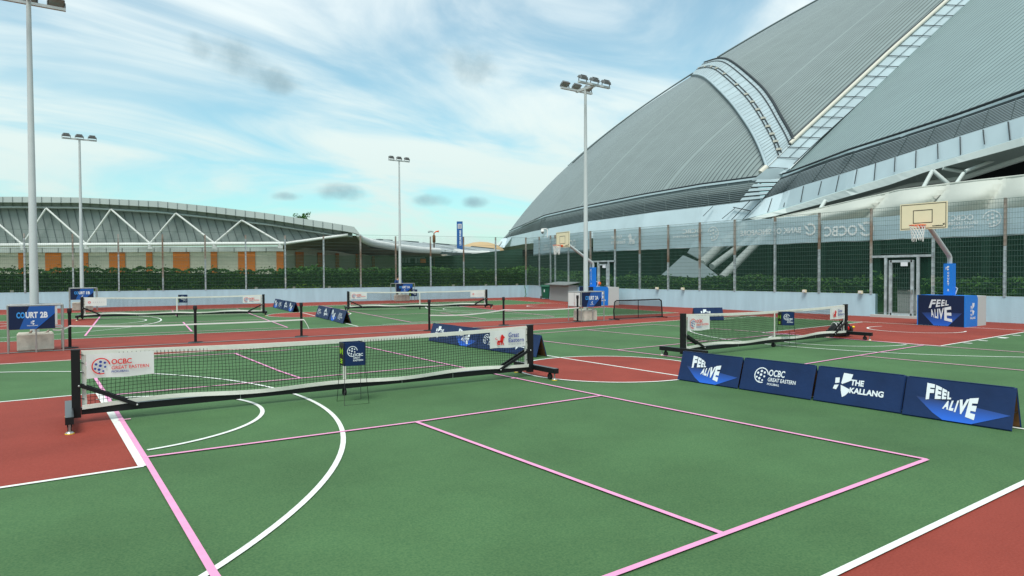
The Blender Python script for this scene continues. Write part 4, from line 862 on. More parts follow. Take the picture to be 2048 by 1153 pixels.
b = MB(); b.tube([(0, .02, .93), (0, .02, 1.1), (0, .03, 1.3), (0, .03, 1.41), (0, .04, 1.46)], [.17, .175, .20, .17, .08], 'shirt', 16)
for s_ in (-1, 1): b.tube([(s_*.14, .03, 1.40), (s_*.21, .04, 1.36), (s_*.28, .09, 1.2)], [.08, .075, .065], 'shirt', 12)
b.build('shirt', t)
b = MB(); b.tube([(0, 0, .97), (0, 0, .85)], [.165, .16], 'black_rough', 14)
for s_ in (-1, 1): b.tube([(s_*.09, 0, .9), (s_*.11, .03, .5), (s_*.11, -.01, .1)], [.115, .085, .065], 'black_rough', 12)
b.build('trousers', t)
b = MB(); b.sphere((0, .05, 1.68), .105, 'hair', 14, (1, 1.05, 1.0)); b.build('hair', t)
b = MB()
for s_ in (-1, 1):
    for i in range(4): b.tube([(s_*(.20+.018*i), .40, 1.185), (s_*(.20+.018*i), .44+.008*(i % 3), 1.19), (s_*(.20+.018*i), .475+.008*(i % 3), 1.175)], [.011, .010, .008], 'skin', 6)
    b.tube([(s_*.20, .37, 1.18), (s_*.17, .41, 1.185), (s_*.165, .43, 1.18)], [.012, .010, .008], 'skin', 6)
b.build('fingers', t)
#PART3
# ================================================================== distant scenery
# ---- stadium: a shell of parallel ribs, each rib standing in its own vertical plane
DR = Vector((math.sin(R(110)), math.cos(R(110)), 0)); NR = Vector((DR.y, -DR.x, 0))
def onrib(p, w0):
    r_ = ray(*p); t = (w0-O).dot(NR)/r_.dot(NR); return O+r_*t
RIMA = [(1018, 464), (1030, 459), (1089, 433), (1164, 416), (1282.6, 392.4), (1400, 372), (1516.7, 356.6)]
RIMC = [(1569.5, 351.8), (1700, 303.4), (1800, 272), (1918, 234), (2048, 188.6), (2220, 128)]
def w15(p): return gr(p[0], p[1], 15.)
FD = [(p[0], (15.-CZ)/ray(*p).z) for p in RIMA+RIMC]
def fdr(x): return interp(x, FD)
AB = [(1018, (1381, 154), (1408, 130), 24), (1095, (1398, 156), (1440, 124), 17), (1172, (1418, 168), (1466, 134), 8), (1267, (1457, 208), (1516, 177), 9), (1350, (1482, 241), (1540, 207), 6), (1420, (1503, 274), (1560, 243), 4), (1475, (1519, 307), (1576, 271), 2), (1516.7, (1532, 343), (1586, 292), 0)]
BE = [(1835, -100), (1850, -100), (1862, -100), (1880, -100), (1905, -100), (1940, -100), (1980, -100), (2017, -100)]
def cat(vals, t):
    n = len(vals)-1; i = min(int(t), n-1); f = t-i; g = lambda k: vals[max(0, min(n, k))]
    p0, p1, p2, p3 = g(i-1), g(i), g(i+1), g(i+2)
    return .5*((2*p1)+(-p0+p2)*f+(2*p0-5*p1+4*p2-p3)*f*f+(-p0+3*p1-3*p2+p3)*f**3)
def grid(b, rows, m, uvf=None, sm=True):
    nr, nc = len(rows), len(rows[0]); V = [p for r_ in rows for p in r_]; F = [(i*nc+j, (i+1)*nc+j, (i+1)*nc+j+1, i*nc+j+1) for i in range(nr-1) for j in range(nc-1)]
    uvs = [(p.dot(NR), (p.dot(DR)+p.z)) for p in V] if uvf else None
    b.geo(V, F, m, sm, uvs)
st = thing('stadium', 'huge grey ribbed dome stadium filling the right side behind the fence', 'stadium', (90, 60, 0)); stp = Vector((90, 60, 0))
class SB(MB):
    def build(s, name, parent=None):
        s.v = [(v[0]-90, v[1]-60, v[2]) for v in s.v]; return MB.build(s, name, parent)
rowsA = []; arch = []; rowsB = []; NSEG = 6; NV = 20
for i in range(7*NSEG+1):
    t = i/NSEG; rx = cat([a[0] for a in AB], t) if t < 7 else 1516.7; ry = interp(rx, RIMA); w0 = w15((rx, ry))
    ex = cat([a[1][0] for a in AB], t); ey = cat([a[1][1] for a in AB], t); bx_ = cat([a[2][0] for a in AB], t); by_ = cat([a[2][1] for a in AB], t); bu = max(0, cat([a[3] for a in AB], t))
    row_ = []
    for j in range(NV+1):
        v = j/NV; px = lin(rx, ex, v); py = lin(ry, ey, v); L_ = math.hypot(ex-rx, ey-ry)+1e-6; nx, ny = (ey-ry)/L_, -(ex-rx)/L_
        k = 4*v*(1-v)*(1.25-.5*v)
        row_.append(onrib((px+nx*bu*k, py+ny*bu*k), w0))
    rowsA.append(row_); arch.append((onrib((ex, ey), w0), onrib((bx_, by_), w0)))
    tx = cat([a[0] for a in BE], t); rb = []
    bb = lin(7, 0, t/7)
    for j in range(NV+1):
        v = j/NV; px = lin(bx_, tx, v); py = lin(by_, -100, v); L_ = math.hypot(tx-bx_, -100-by_); nx, ny = (-100-by_)/L_, -(tx-bx_)/L_
        rb.append(onrib((px+nx*bb*4*v*(1-v), py+ny*bb*4*v*(1-v)), w0))
    rowsB.append(rb)
back = lambda r_, dz=-9, dn=-14: [p+NR*dn+Vector((0, 0, dz*(.3+.7*j/NV))) for j, p in enumerate(r_)]
sgn = 1 if (rowsA[0][0]-rowsA[-1][0]).dot(NR) > 0 else -1
b = SB(); grid(b, [[p+NR*sgn*16+Vector((0, 0, -p.z*.35)) for p in rowsA[0]], [p+NR*sgn*5+Vector((0, 0, -1.6)) for p in rowsA[0]]]+rowsA, 'ribs', True); b.build('lower_shell', st)
b = SB(); grid(b, [[p+NR*sgn*16+Vector((0, 0, -p.z*.3)) for p in rowsB[0]], [p+NR*sgn*5+Vector((0, 0, -1.6)) for p in rowsB[0]]]+rowsB, 'ribs', True); b.build('upper_shell', st)
# arch band between the shells
b = SB(); up = Vector((-.25, -.25, .5)); lo = [a+up for a, c in arch]; hi = [c+up*1.2 for a, c in arch]
nB = 10; rws = []
for a, c in zip(lo, hi): rws.append([a.lerp(c, k/nB) for k in range(nB+1)])
grid(b, rws, 'panel_mid'); b.strip(lo, [a for a, c in arch], 'gutter'); b.strip(hi, [c for a, c in arch], 'dark_gap')
b.tube([p+up*.2 for p in lo], .2, 'panel_mid', 6); b.tube([p+up*.3 for p in hi], .22, 'dark_gap', 5)
b.tube([a.lerp(c, .85)+up*.1 for a, c in zip(lo, hi)], .12, 'dark_gap', 4)
for f in (.44, .54): b.tube([a.lerp(c, f)+up*.15 for a, c in zip(lo, hi)], .11, 'dark_gap', 4)
for i in range(0, len(lo)-1):
    for q in (0,):
        a = lo[i].lerp(lo[i+1], q)+up*.08; c = hi[i].lerp(hi[i+1], q)+up*.08; b.bar(a, c, .035, .035, 'arena_panel')
    if i % 3 == 1: m_ = lo[i].lerp(hi[i], .5)+up*.6; b.box(m_-up*.3, (.55, .55, .3), 'beige_trim')
b.build('arch_band', st)
# beams that follow the silhouette
b = SB()
for r_, i0 in ((rowsA, 1), (rowsB, 4)):
    for o in (0, 1): b.tube([p+Vector((-.3, -.3, .7+.3*o)) for p in r_[i0+o][(7 if r_ is rowsA else 0):]], .22, 'gutter' if o else 'slat', 5)
b.build('roof_walkway', st)
# valley strip with cross bars
SL_ = [(1519, 358), (1583, 296), (1780, 113), (1907, 0), (2017, -100)]; SR_ = [(1567, 353), (1641, 283), (1780, 157), (1958, 0), (2070, -100)]
wl = w15((1516.7, 356.6)); wr = w15(RIMC[0])
yl = sorted([(y, x) for x, y in SL_]); yr = sorted([(y, x) for x, y in SR_])
b = SB(); ys = [357-i*(457/40) for i in range(41)]; e1 = [onrib((interp(y, yl), y), wl)+Vector((-.3, -.3, .5)) for y in ys]; e2 = [onrib((interp(min(y, 353), yr), min(y, 353)), wr)+Vector((-.2, -.2, .3)) for y in ys]
b.strip(e1, e2, 'panel_mid'); b.strip([p+Vector((-.05, -.05, .05)) for p in e1], [p+Vector((.4, .5, -1.5)) for p in e1], 'dark_gap')
b.tube([p+Vector((0, 0, .25)) for p in e1[5:]], .30, 'beige_trim', 6); b.tube([p+Vector((.3, .3, .5)) for p in e1[5:]], .3, 'dark_gap', 5); b.tube([p+Vector((0, 0, .2)) for p in e1[:2]], .42, 'beige_trim', 6)
P = lambda x, y, k=.984: at(x, y, fdr(1530)*k)
b.face([P(1503, 362), P(1534, 338), P(1590, 338), P(1572, 357)], 'panel_mid')
mid = [p.lerp(q, .5)+Vector((-.06, -.06, .1)) for p, q in zip(e1, e2)]; b.tube(mid[3:], .045, 'gutter', 4); b.tube([p+Vector((0, 0, .1)) for p in e2[2:]], .08, 'dark_gap', 4)
y = 346
while y > -90:
    a = onrib((interp(y, yl), y), wl)+Vector((-.3, -.3, .7)); c = onrib((interp(y, yr), y), wr)+Vector((-.25, -.25, .55)); b.bar(a, c, .09, .09, 'dark_gap'); y -= 20.3
b.build('valley_strip', st)
# right shell
CE = [(1569.5, .93), (1700, .84), (1800, .78), (1918, .70), (2048, .62), (2220, .56)]; rowsC = []
for i in range(49):
    x0 = lin(1566, 2220, i/48); y0 = interp(x0, RIMC) if x0 > 1569.5 else 353; s_ = interp(x0, CE); x1 = x0+(y0+100)/s_; w0 = w15((x0, y0)); rowsC.append([onrib((lin(x0, x1, j/NV)-6*4*(j/NV)*(1-j/NV)*.7, lin(y0, -100, j/NV)-6*4*(j/NV)*(1-j/NV)*.7), w0) for j in range(NV+1)])
b = SB(); grid(b, rowsC, 'ribs_c', True); b.build('side_shell', st)
# eaves: gutter, louvres, fascia
LBA = [(1004, 478), (1067.5, 463), (1164, 445), (1218, 438), (1312.7, 424.6), (1400, 415), (1473.7, 406.4), (1524.5, 399.6)]
LBC = [(1524.5, 399.6), (1614, 369), (1692.5, 346), (1779.6, 318.5), (1920, 273), (2048, 233), (2220, 178)]
FBA = [(988, 499), (1052, 488), (1150, 479), (1250, 473), (1350, 470), (1420, 462), (1497, 437)]
FBC = [(1497, 437), (1600.7, 407.4), (1671, 385), (1747, 362.5), (1829, 337), (1920, 311.6), (2048, 273), (2220, 220)]
def cur(P_, n, k, dy=0, dx=0): return [at(q.x+dx, q.y+dy, fdr(q.x)*k) for q in resample([(p[0], p[1], 0) for p in P_], n)]
def byx(P_, xs_, k, dy=0): return [at(x, interp(x, P_)+dy, fdr(x)*k) for x in xs_]
xa = [lin(1018, 1516.7, i/50) for i in range(51)]; xc = [lin(1566, 2220, i/50) for i in range(51)]
b = SB()
for xs_, rm, g_ in ((xa, RIMA, .55), (xc, RIMC, .55)):
    top_ = byx(rm, xs_, .992); k2 = [p+Vector((0, 0, -g_)) for p in top_]
    b.slab([p+Vector((0, 0, .12)) for p in top_], [p+Vector((0, 0, -.14)) for p in top_], (.5, .5, 0), 'panel_light'); b.slab([p+Vector((.1, .1, -.14)) for p in top_], [p+Vector((.1, .1, -.14)) for p in k2], (.5, .5, 0), 'gutter')
    b.tube([p+Vector((.2, .2, .28)) for p in top_], .12, 'dark_gap', 5)
b.build('gutter', st)
b = SB(); n = 50
for (tp, bt, ns) in ((RIMA, LBA, 10), ([(1566, 353)]+RIMC[1:], LBC, 12)):
    T_ = cur(tp, n, .985); B2 = cur(bt, n, .975); b.strip([p+Vector((.8, .8, 0)) for p in T_], [p+Vector((.8, .8, 0)) for p in B2], 'louvre_back' if ns == 12 else 'louvre_mid')
    for s_ in range(1, ns+1):
        f = .12+.88*s_/(ns+.3); P_ = [p.lerp(q, f) for p, q in zip(T_, B2)]; b.slab(P_, [p+Vector((.25, .25, .05)) for p in P_], (0, 0, -.03), 'slat')
    for i in range(3, n, 4): b.bar(T_[i].lerp(B2[i], .08), B2[i], .05, .05, 'gutter' if ns == 12 else 'louvre_mid')
b.build('louvres', st)
b = SB()      # broad light slats where the valley strip crosses the louvres
for q in range(5):
    f0, f1 = .03+q*.2, .15+q*.2; l0, r0_ = (1516, 358), (1560, 358); l1, r1 = (1478, 404), (1524, 399)
    P = lambda f, a, c: at(lin(a[0], c[0], f), lin(a[1], c[1], f), fdr(1530)*.972)
    A_ = [P(f0, l0, l1), P(f1, l0, l1)]; B2 = [P(f0, r0_, r1), P(f1, r0_, r1)]; b.slab(A_, B2, (.3, .3, -.1), 'panel_light', 'gutter')
b.build('valley_slats', st)
b = SB(); FA1 = cur(LBA, n, .974); FA2 = cur(FBA, n, .962); FC1 = cur(LBC, n, .974); FC2 = cur(FBC, n, .962)
b.slab(FA1, FA2, (.3, .3, 0), 'panel_light'); b.slab(FC1, FC2, (.3, .3, 0), 'panel_light')
for (xt, yt, xb, yb) in ((1544, 397, 1535, 425), (1575, 384, 1567, 414), (1607, 373, 1601, 405), (1643, 363, 1636, 391), (1678, 351, 1671, 384), (1714, 339, 1709, 368), (1751, 327, 1748, 361), (1790, 315, 1788.5, 344), (1832, 302, 1831, 336), (1875, 288, 1876, 318), (1920, 274, 1921, 310), (1966, 260, 1969, 289), (2016, 244, 2020, 281)):
    b.bar(at(xt, yt, fdr(xt)*.972), at(xb, yb, fdr(xb)*.960), .08, .05, 'dark_gap')
for (xt, yt, xb, yb) in ((1426, 413, 1406, 433), (1470, 417, 1444, 438), (1500, 402, 1463, 440), (1522, 402, 1485, 440)): b.bar(at(xt, yt, fdr(xt)*.968), at(xb, yb, fdr(xb)*.957), .12, .08, 'dark_gap')
b.bar(at(1467, 415, fdr(1467)*.966), at(1500, 422, fdr(1500)*.962), .2, .1, 'dark_gap')
b.build('fascia', st)
BB = [(1515, 440), (1560, 430), (1673, 400), (1779.6, 370), (1852, 344), (2048, 291), (2220, 240)]; TBm = [(1515, 441), (1560, 438), (1700, 402), (1817, 369), (1925, 355), (2048, 314), (2220, 264)]
b = SB(); A_ = cur(FBC, n, .955, 1); B2 = cur(BB, n, .95); b.slab(A_, B2, (.4, .4, 0), 'steel_white')
A_ = cur(BB, n, .955); B2 = cur(TBm, n, 1.03); b.strip(A_, B2, 'soffit'); b.tube(B2, .32, 'steel_white', 8)
b.strip(cur(FBA, n, .963), cur([(988, 503), (1052, 500), (1150, 496), (1250, 490), (1350, 486), (1420, 470), (1497, 440)], n, 1.04), 'soffit'); b.build('soffit', st)
for (x0, y0, x1, y1, r_, k) in ((1865, 342, 1831, 405, .17, .93), (1866, 342, 1899, 370, .17, .93), (1885, 337, 1931, 345, .15, .95), (1927, 347, 1912, 369, .15, .95), (1931, 343, 2060, 293, .15, .95), (1650.5, 402, 1636, 427, .22, .93), (2150, 275, 2120, 350, .17, .93),
                           (1448, 486, 1402, 529, .62, .95), (1530, 455, 1424, 534, .42, .99), (1560, 440, 1444, 556, .5, .98), (1490, 452, 1448, 487, .62, .95)):
    b = SB(); b.tube([at(x0, y0, fdr(x0)*k), at(x1, y1, fdr(x0)*k*(.99 if y1 < 500 else .93))], r_, 'steel_white', 8); b.build('strut', st)
b = SB(); f_ = 78
pl = [(1322, 551), (1366, 511), (1404, 527.6), (1440, 556), (1391, 556)]; A_ = [at(x, y, f_) for x, y in pl]; Bk = [p+Vector((4, 3, 0)) for p in A_]
b.geo(A_+Bk, [(0, 1, 2, 3, 4)]+[(i, (i+1) % 5, 5+(i+1) % 5, 5+i) for i in range(5)], 'panel_light'); b.build('buttress', st); b = SB()
pl = [(1376, 506), (1392, 480), (1420, 461), (1497, 437), (1560, 432), (1500, 470), (1455, 497), (1414, 527)]; A_ = [at(x, y, fdr(1450)*.95) for x, y in pl]; Bk = [p+Vector((1, 1, 0)) for p in A_]
b.geo(A_+Bk, [tuple(range(8))]+[(i, (i+1) % 8, 8+(i+1) % 8, 8+i) for i in range(8)], 'panel_light'); b.build('buttress', st)
b = SB(); b.tube([at(1003, 484, 205), at(984, 506, 200), at(960, 531, 190)], [.3, .75, .75], 'steel_white', 8); b.tube([at(984, 504, 201), at(955, 526, 196)], .35, 'panel_light', 6); b.build('end_strut', st)
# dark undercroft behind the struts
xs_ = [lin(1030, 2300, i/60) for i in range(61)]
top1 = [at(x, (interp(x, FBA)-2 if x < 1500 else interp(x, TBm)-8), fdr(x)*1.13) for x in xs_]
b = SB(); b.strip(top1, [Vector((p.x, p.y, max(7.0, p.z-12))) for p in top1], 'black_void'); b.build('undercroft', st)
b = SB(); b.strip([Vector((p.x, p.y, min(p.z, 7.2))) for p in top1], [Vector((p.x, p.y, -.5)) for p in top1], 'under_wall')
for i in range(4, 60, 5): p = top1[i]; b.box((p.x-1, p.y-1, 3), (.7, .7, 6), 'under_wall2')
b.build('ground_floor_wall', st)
# white fabric canopy below the eaves
CT = [(1545, 438), (1600, 426), (1684.7, 407), (1779.6, 386), (1793, 382), (1911, 367), (2048, 352), (2220, 336)]
b = SB(); rws = []
for i in range(73):
    x = lin(1545, 2220, i/72); y0 = interp(x, CT); y1 = 449; r_ = []
    for j in range(9): v = j/8; r_.append(at(x, lin(y0, y1, v), fdr(x)*(.90-.06*v-.05*abs(math.sin((x-1545+70*v)/118*math.pi))**.7*math.sin(math.pi*min(1, v+.15)))))
    rws.append(r_)
grid(b, rws, 'canvas'); b.tube([r_[0] for r_ in rws], .1, 'canvas', 6); 
b.build('canopy', st)

# ---- arena at the left
AFD = 75.
ar = thing('arena', 'long low arena with arched grey roof and orange and cream wall, left background', 'arena', tuple(at(300, 550, AFD).to_tuple()[:2])+(0,)); ao = ar.location.copy()
class AB_(MB):
    def build(s, name, parent=None):
        s.v = [(v[0]-ao.x, v[1]-ao.y, v[2]) for v in s.v]; return MB.build(s, name, parent)
a_ = lambda x, y, k=0: at(x, y, AFD+k)
FT = [(-160, 402), (0, 394), (80, 394), (160, 395.5), (320, 403), (430, 414), (540, 427.7), (629, 441), (687.6, 450.4), (708, 454), (716, 460), (718, 466)]
FM = [(-160, 412), (0, 405), (160, 406), (320, 415), (430, 427), (540, 440), (629, 454), (690, 463), (712, 467), (716, 468), (717.5, 469), (718.5, 470)]
FU = [(-160, 420), (0, 413), (160, 414), (320, 423), (430, 435), (540, 448), (629, 462), (680, 470), (713, 471.5)]
def yof(P_, x): return interp(x, P_)
xs_ = [lin(-160, 718, i/90) for i in range(91)]
b = AB_(); b.slab([a_(x, yof(FT, x), -1.2) for x in xs_], [a_(x, yof(FM, x), -1.2) for x in xs_], (0, .6, 0), 'arena_fascia')
x = -150
while x < 700: b.bar(a_(x, yof(FT, x), -1.26), a_(x, yof(FM, x), -1.26), .03, .04, 'gutter', (0, 1, 0)); x += 19.4
b.strip([a_(x, yof(FT, x), -1.2) for x in xs_], [a_(x, yof(FT, x)+8, 60) for x in xs_], 'roof_grey'); b.build('roof_edge', ar)
b = AB_(); xs2 = [lin(-160, 705, i/80) for i in range(81)]; b.slab([a_(x, yof(FM, x)+1, -.7) for x in xs2], [a_(x, yof(FU, x), -.5) for x in xs2], (0, .4, 0), 'arena_panel'); b.tube([a_(x, yof(FU, x)+2.5, -.6) for x in xs2], .09, 'arena_fascia', 6)
x = -150
while x < 690: b.bar(a_(x, yof(FM, x)+1, -.8), a_(x+1, yof(FU, x), -.6), .04, .05, 'gutter', (0, 1, 0)); x += 19.4
b.build('eave_strip', ar)
b = AB_(); xs3 = [lin(-160, 690, i/60) for i in range(61)]; low = lambda x: 489 if x < 568 else lin(489, 471.5, min(1, (x-568)/112))
b.strip([a_(x, yof(FU, x)+1) for x in xs3], [a_(x, max(low(x), yof(FU, x)+1.2)) for x in xs3], 'arena_panel')
x = -150
while x < 640:
    xb = x+17; yt = yof(FU, x)+2; yb = low(xb)
    if yb > yt+3: b.bar(a_(x, yt, -.08), a_(xb, yb, -.08), .05, .04, 'gutter', (0, 1, 0))
    x += 16.5
b.build('wall_panels', ar)
b = AB_(); B_n = [(-83, 491), (45, 490.5), (172.6, 489.5), (300, 488.5), (429, 488), (560.5, 487)]; T_n = [(-37, 419), (92.5, 417), (222, 419), (352, 427), (483.6, 441)]
for i, t_ in enumerate(T_n):
    for q in (i, i+1): b.tube([a_(B_n[q][0], B_n[q][1]-1, -.9), a_(*t_, -.9)], .105, 'arena_white', 8)
b.build('truss', ar)
b = AB_(); b.tube([a_(-160, 492, -.9), a_(568, 487.5, -.9)], .20, 'arena_white', 10); b.tube([a_(566, 488, -.9), a_(696, 470, -.9)], .16, 'arena_white', 8)
for x, y in B_n: b.box(a_(x, y+5, -.9), (.4, .35, .5), 'arena_white')
b.build('tie_beam', ar)
b = AB_(); b.strip([a_(-160, 496), a_(568, 493)], [a_(-160, 507), a_(568, 503)], 'arena_fascia')
x = -140
while x < 560: b.bar(a_(x, 496, -.05), a_(x, 506, -.05), .04, .04, 'gutter', (0, 1, 0)); x += 32
b.build('lintel', ar)
b = AB_(); b.strip([a_(-160, 507, .3), a_(568, 503, .3)], [Vector((a_(-160, 507, .3).x, a_(-160, 507, .3).y, -.2)), Vector((a_(568, 503, .3).x, a_(568, 503, .3).y, -.2))], 'arena_cream')
e0 = a_(568, 503, .3); e1_ = at(800, 512, 118); tw = [e0.lerp(e1_, k/12) for k in range(13)]; b.strip([Vector((p.x, p.y, at(lin(568, 800, k/12), lin(486, 505, (k/12)**.6), (p-O).dot(_f)).z)) for k, p in enumerate(tw)], [Vector((p.x, p.y, -.2)) for p in tw], 'arena_cream'); b.build('wall', ar)
for x0, x1 in ((-75, -43), (-20, -6), (36, 48), (90, 122), (163, 176), (218, 250), (292, 304.5), (346, 379), (421.6, 434), (476, 510), (553, 567)):
    b = AB_(); p, q = a_(x0, 505, .2), a_(x1, 505, .2); zt = lambda x: a_(x, lin(506, 503, (x+160)/728), .2).z
    b.slab([Vector((p.x, p.y, zt(x0))), Vector((q.x, q.y, zt(x1)))], [Vector((p.x, p.y, 0)), Vector((q.x, q.y, 0))], (0, .06, 0), 'arena_orange'); b.build('orange_panel', ar)
for f0, f1 in ((.06, .11), (.20, .235), (.33, .36), (.5, .53), (.66, .69)):
    b = AB_(); p, q = e0.lerp(e1_, f0), e0.lerp(e1_, f1); o = Vector((.08, -.08, 0)); b.strip([p+o, q+o], [Vector((p.x, p.y, 0))+o, Vector((q.x, q.y, 0))+o], 'arena_orange'); b.build('orange_panel', ar)
# membrane canopy to the right of the arena
MT_ = [(566, 489, 74), (600, 485, 74), (648, 477, 74), (690, 471, 74), (716, 472, 75), (728, 482, 76), (751, 490, 80), (786, 496, 85), (833, 502, 92), (877, 505, 98)]
MBm = [(566, 491, 76), (600, 495, 80), (648, 501, 86), (690, 505, 92), (722, 508, 96), (750, 510, 100), (790, 511.5, 104), (820, 512, 106), (850, 511, 106), (895, 509, 106)]
A_ = resample([at(*p) for p in MT_], 40); B2 = resample([at(*p) for p in MBm], 40); rws = []
for i, (p, q) in enumerate(zip(A_, B2)): rws.append([p.lerp(q, j/8)+Vector((0, 0, -.5*math.sin(math.pi*j/8)-.14*math.sin(i*.9)*math.sin(math.pi*j/8))) for j in range(9)])
b = AB_(); grid(b, rws, 'membrane'); b.build('membrane_canopy', ar)
wt = thing('link_roof', 'low grey seamed roof with white curved pipe beams between the arena and the stadium', 'roof', tuple(at(850, 550, 100).to_tuple()[:2])+(0,)); wo = wt.location.copy()
class WB(MB):
    def build(s, name, parent=None):
        s.v = [(v[0]-wo.x, v[1]-wo.y, v[2]) for v in s.v]; return MB.build(s, name, parent)
b = WB(); b.tube([at(716, 470, 74), at(723, 478, 75), at(736, 484, 77), at(751, 488, 80), at(786, 494, 85), at(833, 499.6, 92), at(878, 502.5, 98)], [.22, .34, .4, .42, .44, .44, .42], 'arena_white', 10); b.build('pipe_beam', wt)
b = WB(); b.tube([at(908, 504.5, 130), at(938, 507, 132), at(978, 507.5, 135)], .55, 'arena_white', 10); b.build('pipe_beam', wt)
b = WB(); RT = [(722, 476, 110), (735, 479, 125), (800, 483, 140), (860, 487, 150), (900, 491, 155), (950, 494.5, 160), (1000, 500, 165)]; RB = [(722, 479, 78), (740, 487, 80), (786, 494, 86), (833, 500, 94), (880, 503.5, 105), (915, 506, 128), (1000, 508, 140)]
A_ = resample([at(*p) for p in RT], 30); B2 = resample([at(*p) for p in RB], 30)
b.strip(A_, B2, 'roof_grey', sm=True); b.strip(B2, [p+Vector((0, 0, -.5)) for p in B2], 'gutter')
for i, j in ((6, 15), (10, 19), (14, 22), (18, 25), (22, 28)): b.bar(A_[i]+Vector((0, 0, .1)), B2[j]+Vector((0, 0, .15)), .5, .15, 'arena_fascia')
for i in (9, 14, 20, 25): b.bar(A_[i]+Vector((0, 0, .05)), A_[min(29, i+3)]+Vector((0, 0, .05)), .6, .25, 'gutter')
b.build('roof_sheet', wt)
b = WB(); p0, p1, p2 = at(795, 511.5, 120), at(920, 511, 122), at(1045, 497, 125); 
for p, q in ((p0, p1), (p1, p2)): b.strip([p, q], [Vector((p.x, p.y, -.2)), Vector((q.x, q.y, -.2))], 'under_wall')
b.build('back_wall', wt)
b = WB()
for x in (806, 812, 818, 832, 839): p = at(x, 521, 100); b.box(p, (.35, .1, .75), 'far_glass')
b.box(at(846, 522, 100), (.9, .1, .6), 'arena_orange'); b.slab([at(800, 514, 99), at(850, 515, 99)], [at(800, 517, 99), at(850, 516.5, 99)], (0, .3, 0), 'arena_fascia'); b.build('kiosk_front', wt)
# pylon sign, totem, brown dome
def local(b, o):
    b.v = [(v[0]-o.x, v[1]-o.y, v[2]) for v in b.v]; return b
fd_ = 140; c = at(919.5, 466, fd_); rzp = -YAW; ph = at(0, 443, fd_).z; py_ = thing('pylon_sign', 'tall blue pylon sign reading LEISURE PARK beyond the low roofs', 'sign', (c.x, c.y, 0), rzp)
zt = at(919, 443.5, fd_).z; W_ = 1.18
b = MB(); b.box((0, 0, zt/2), (W_, .5, zt), 'pylon_blue'); b.build('pylon', py_)
b = MB(); b.box((.02, -.27, zt-1.0), (.8, .04, .95), 'banner_white'); b.box((.02, -.30, zt-1.0), (.62, .02, .75), 'logo_grey'); b.build('emblem_panel', py_)
b = MB(); x0 = zt-4.9; V, F, _ = textmesh('LEISURE PARK', .03); b.geo([(.20-.38*v+.12, -.262, x0+3.2*u) for u, v in V], F, 'print_white'); b.build('lettering', py_)
fd_ = 120; c = at(868, 480, fd_); tt = thing('totem_sculpture', 'small brown totem with blue and orange arms on the horizon, left of the blue pylon', 'sculpture', (c.x, c.y, 0), rzp); z0 = at(868, 486, fd_).z; zz_ = at(868, 470, fd_).z
b = MB(); b.tube([(0, 0, 0), (0, 0, z0), (0, 0, z0+.05), (0, 0, zz_-.2), (0, 0, zz_), (0, 0, zz_+.35)], [.12, .12, .27, .27, .1, .08], 'wood_in', 8); b.build('trunk', tt)
b = MB(); b.tube([(-.1, 0, zz_+.5), (-.5, 0, zz_+.62), (-1.05, 0, zz_+.52)], [.12, .17, .2], 'far_glass', 8); b.build('blue_arm', tt)
b = MB(); b.tube([(.05, 0, zz_+.3), (.35, 0, zz_+.55), (.85, 0, zz_+.6)], [.08, .1, .17], 'orange', 8); b.build('orange_arm', tt)
b = MB(); c = at(962, 497, 170); V = []; n_ = 20
for j in range(6):
    for k in range(n_): r_ = math.cos(math.pi/2*j/5); V.append((6.5*r_*math.cos(2*math.pi*k/n_), 6.5*r_*math.sin(2*math.pi*k/n_), (at(965, 484, 170).z)*(.62+.38*math.sin(math.pi/2*j/5))))
b.geo(V, [(j*n_+k, j*n_+(k+1) % n_, (j+1)*n_+(k+1) % n_, (j+1)*n_+k) for j in range(5) for k in range(n_)]+[], 'sand_roof', True)
b.tube([(0, 0, 0), (0, 0, at(965, 484, 170).z*.62)], 6.4, 'sand_roof', 20); o = b.build('domed_roof_hall'); o.location = (c.x, c.y, 0); tag(o, 'distant sand coloured domed roof at the stadium tip', 'building')

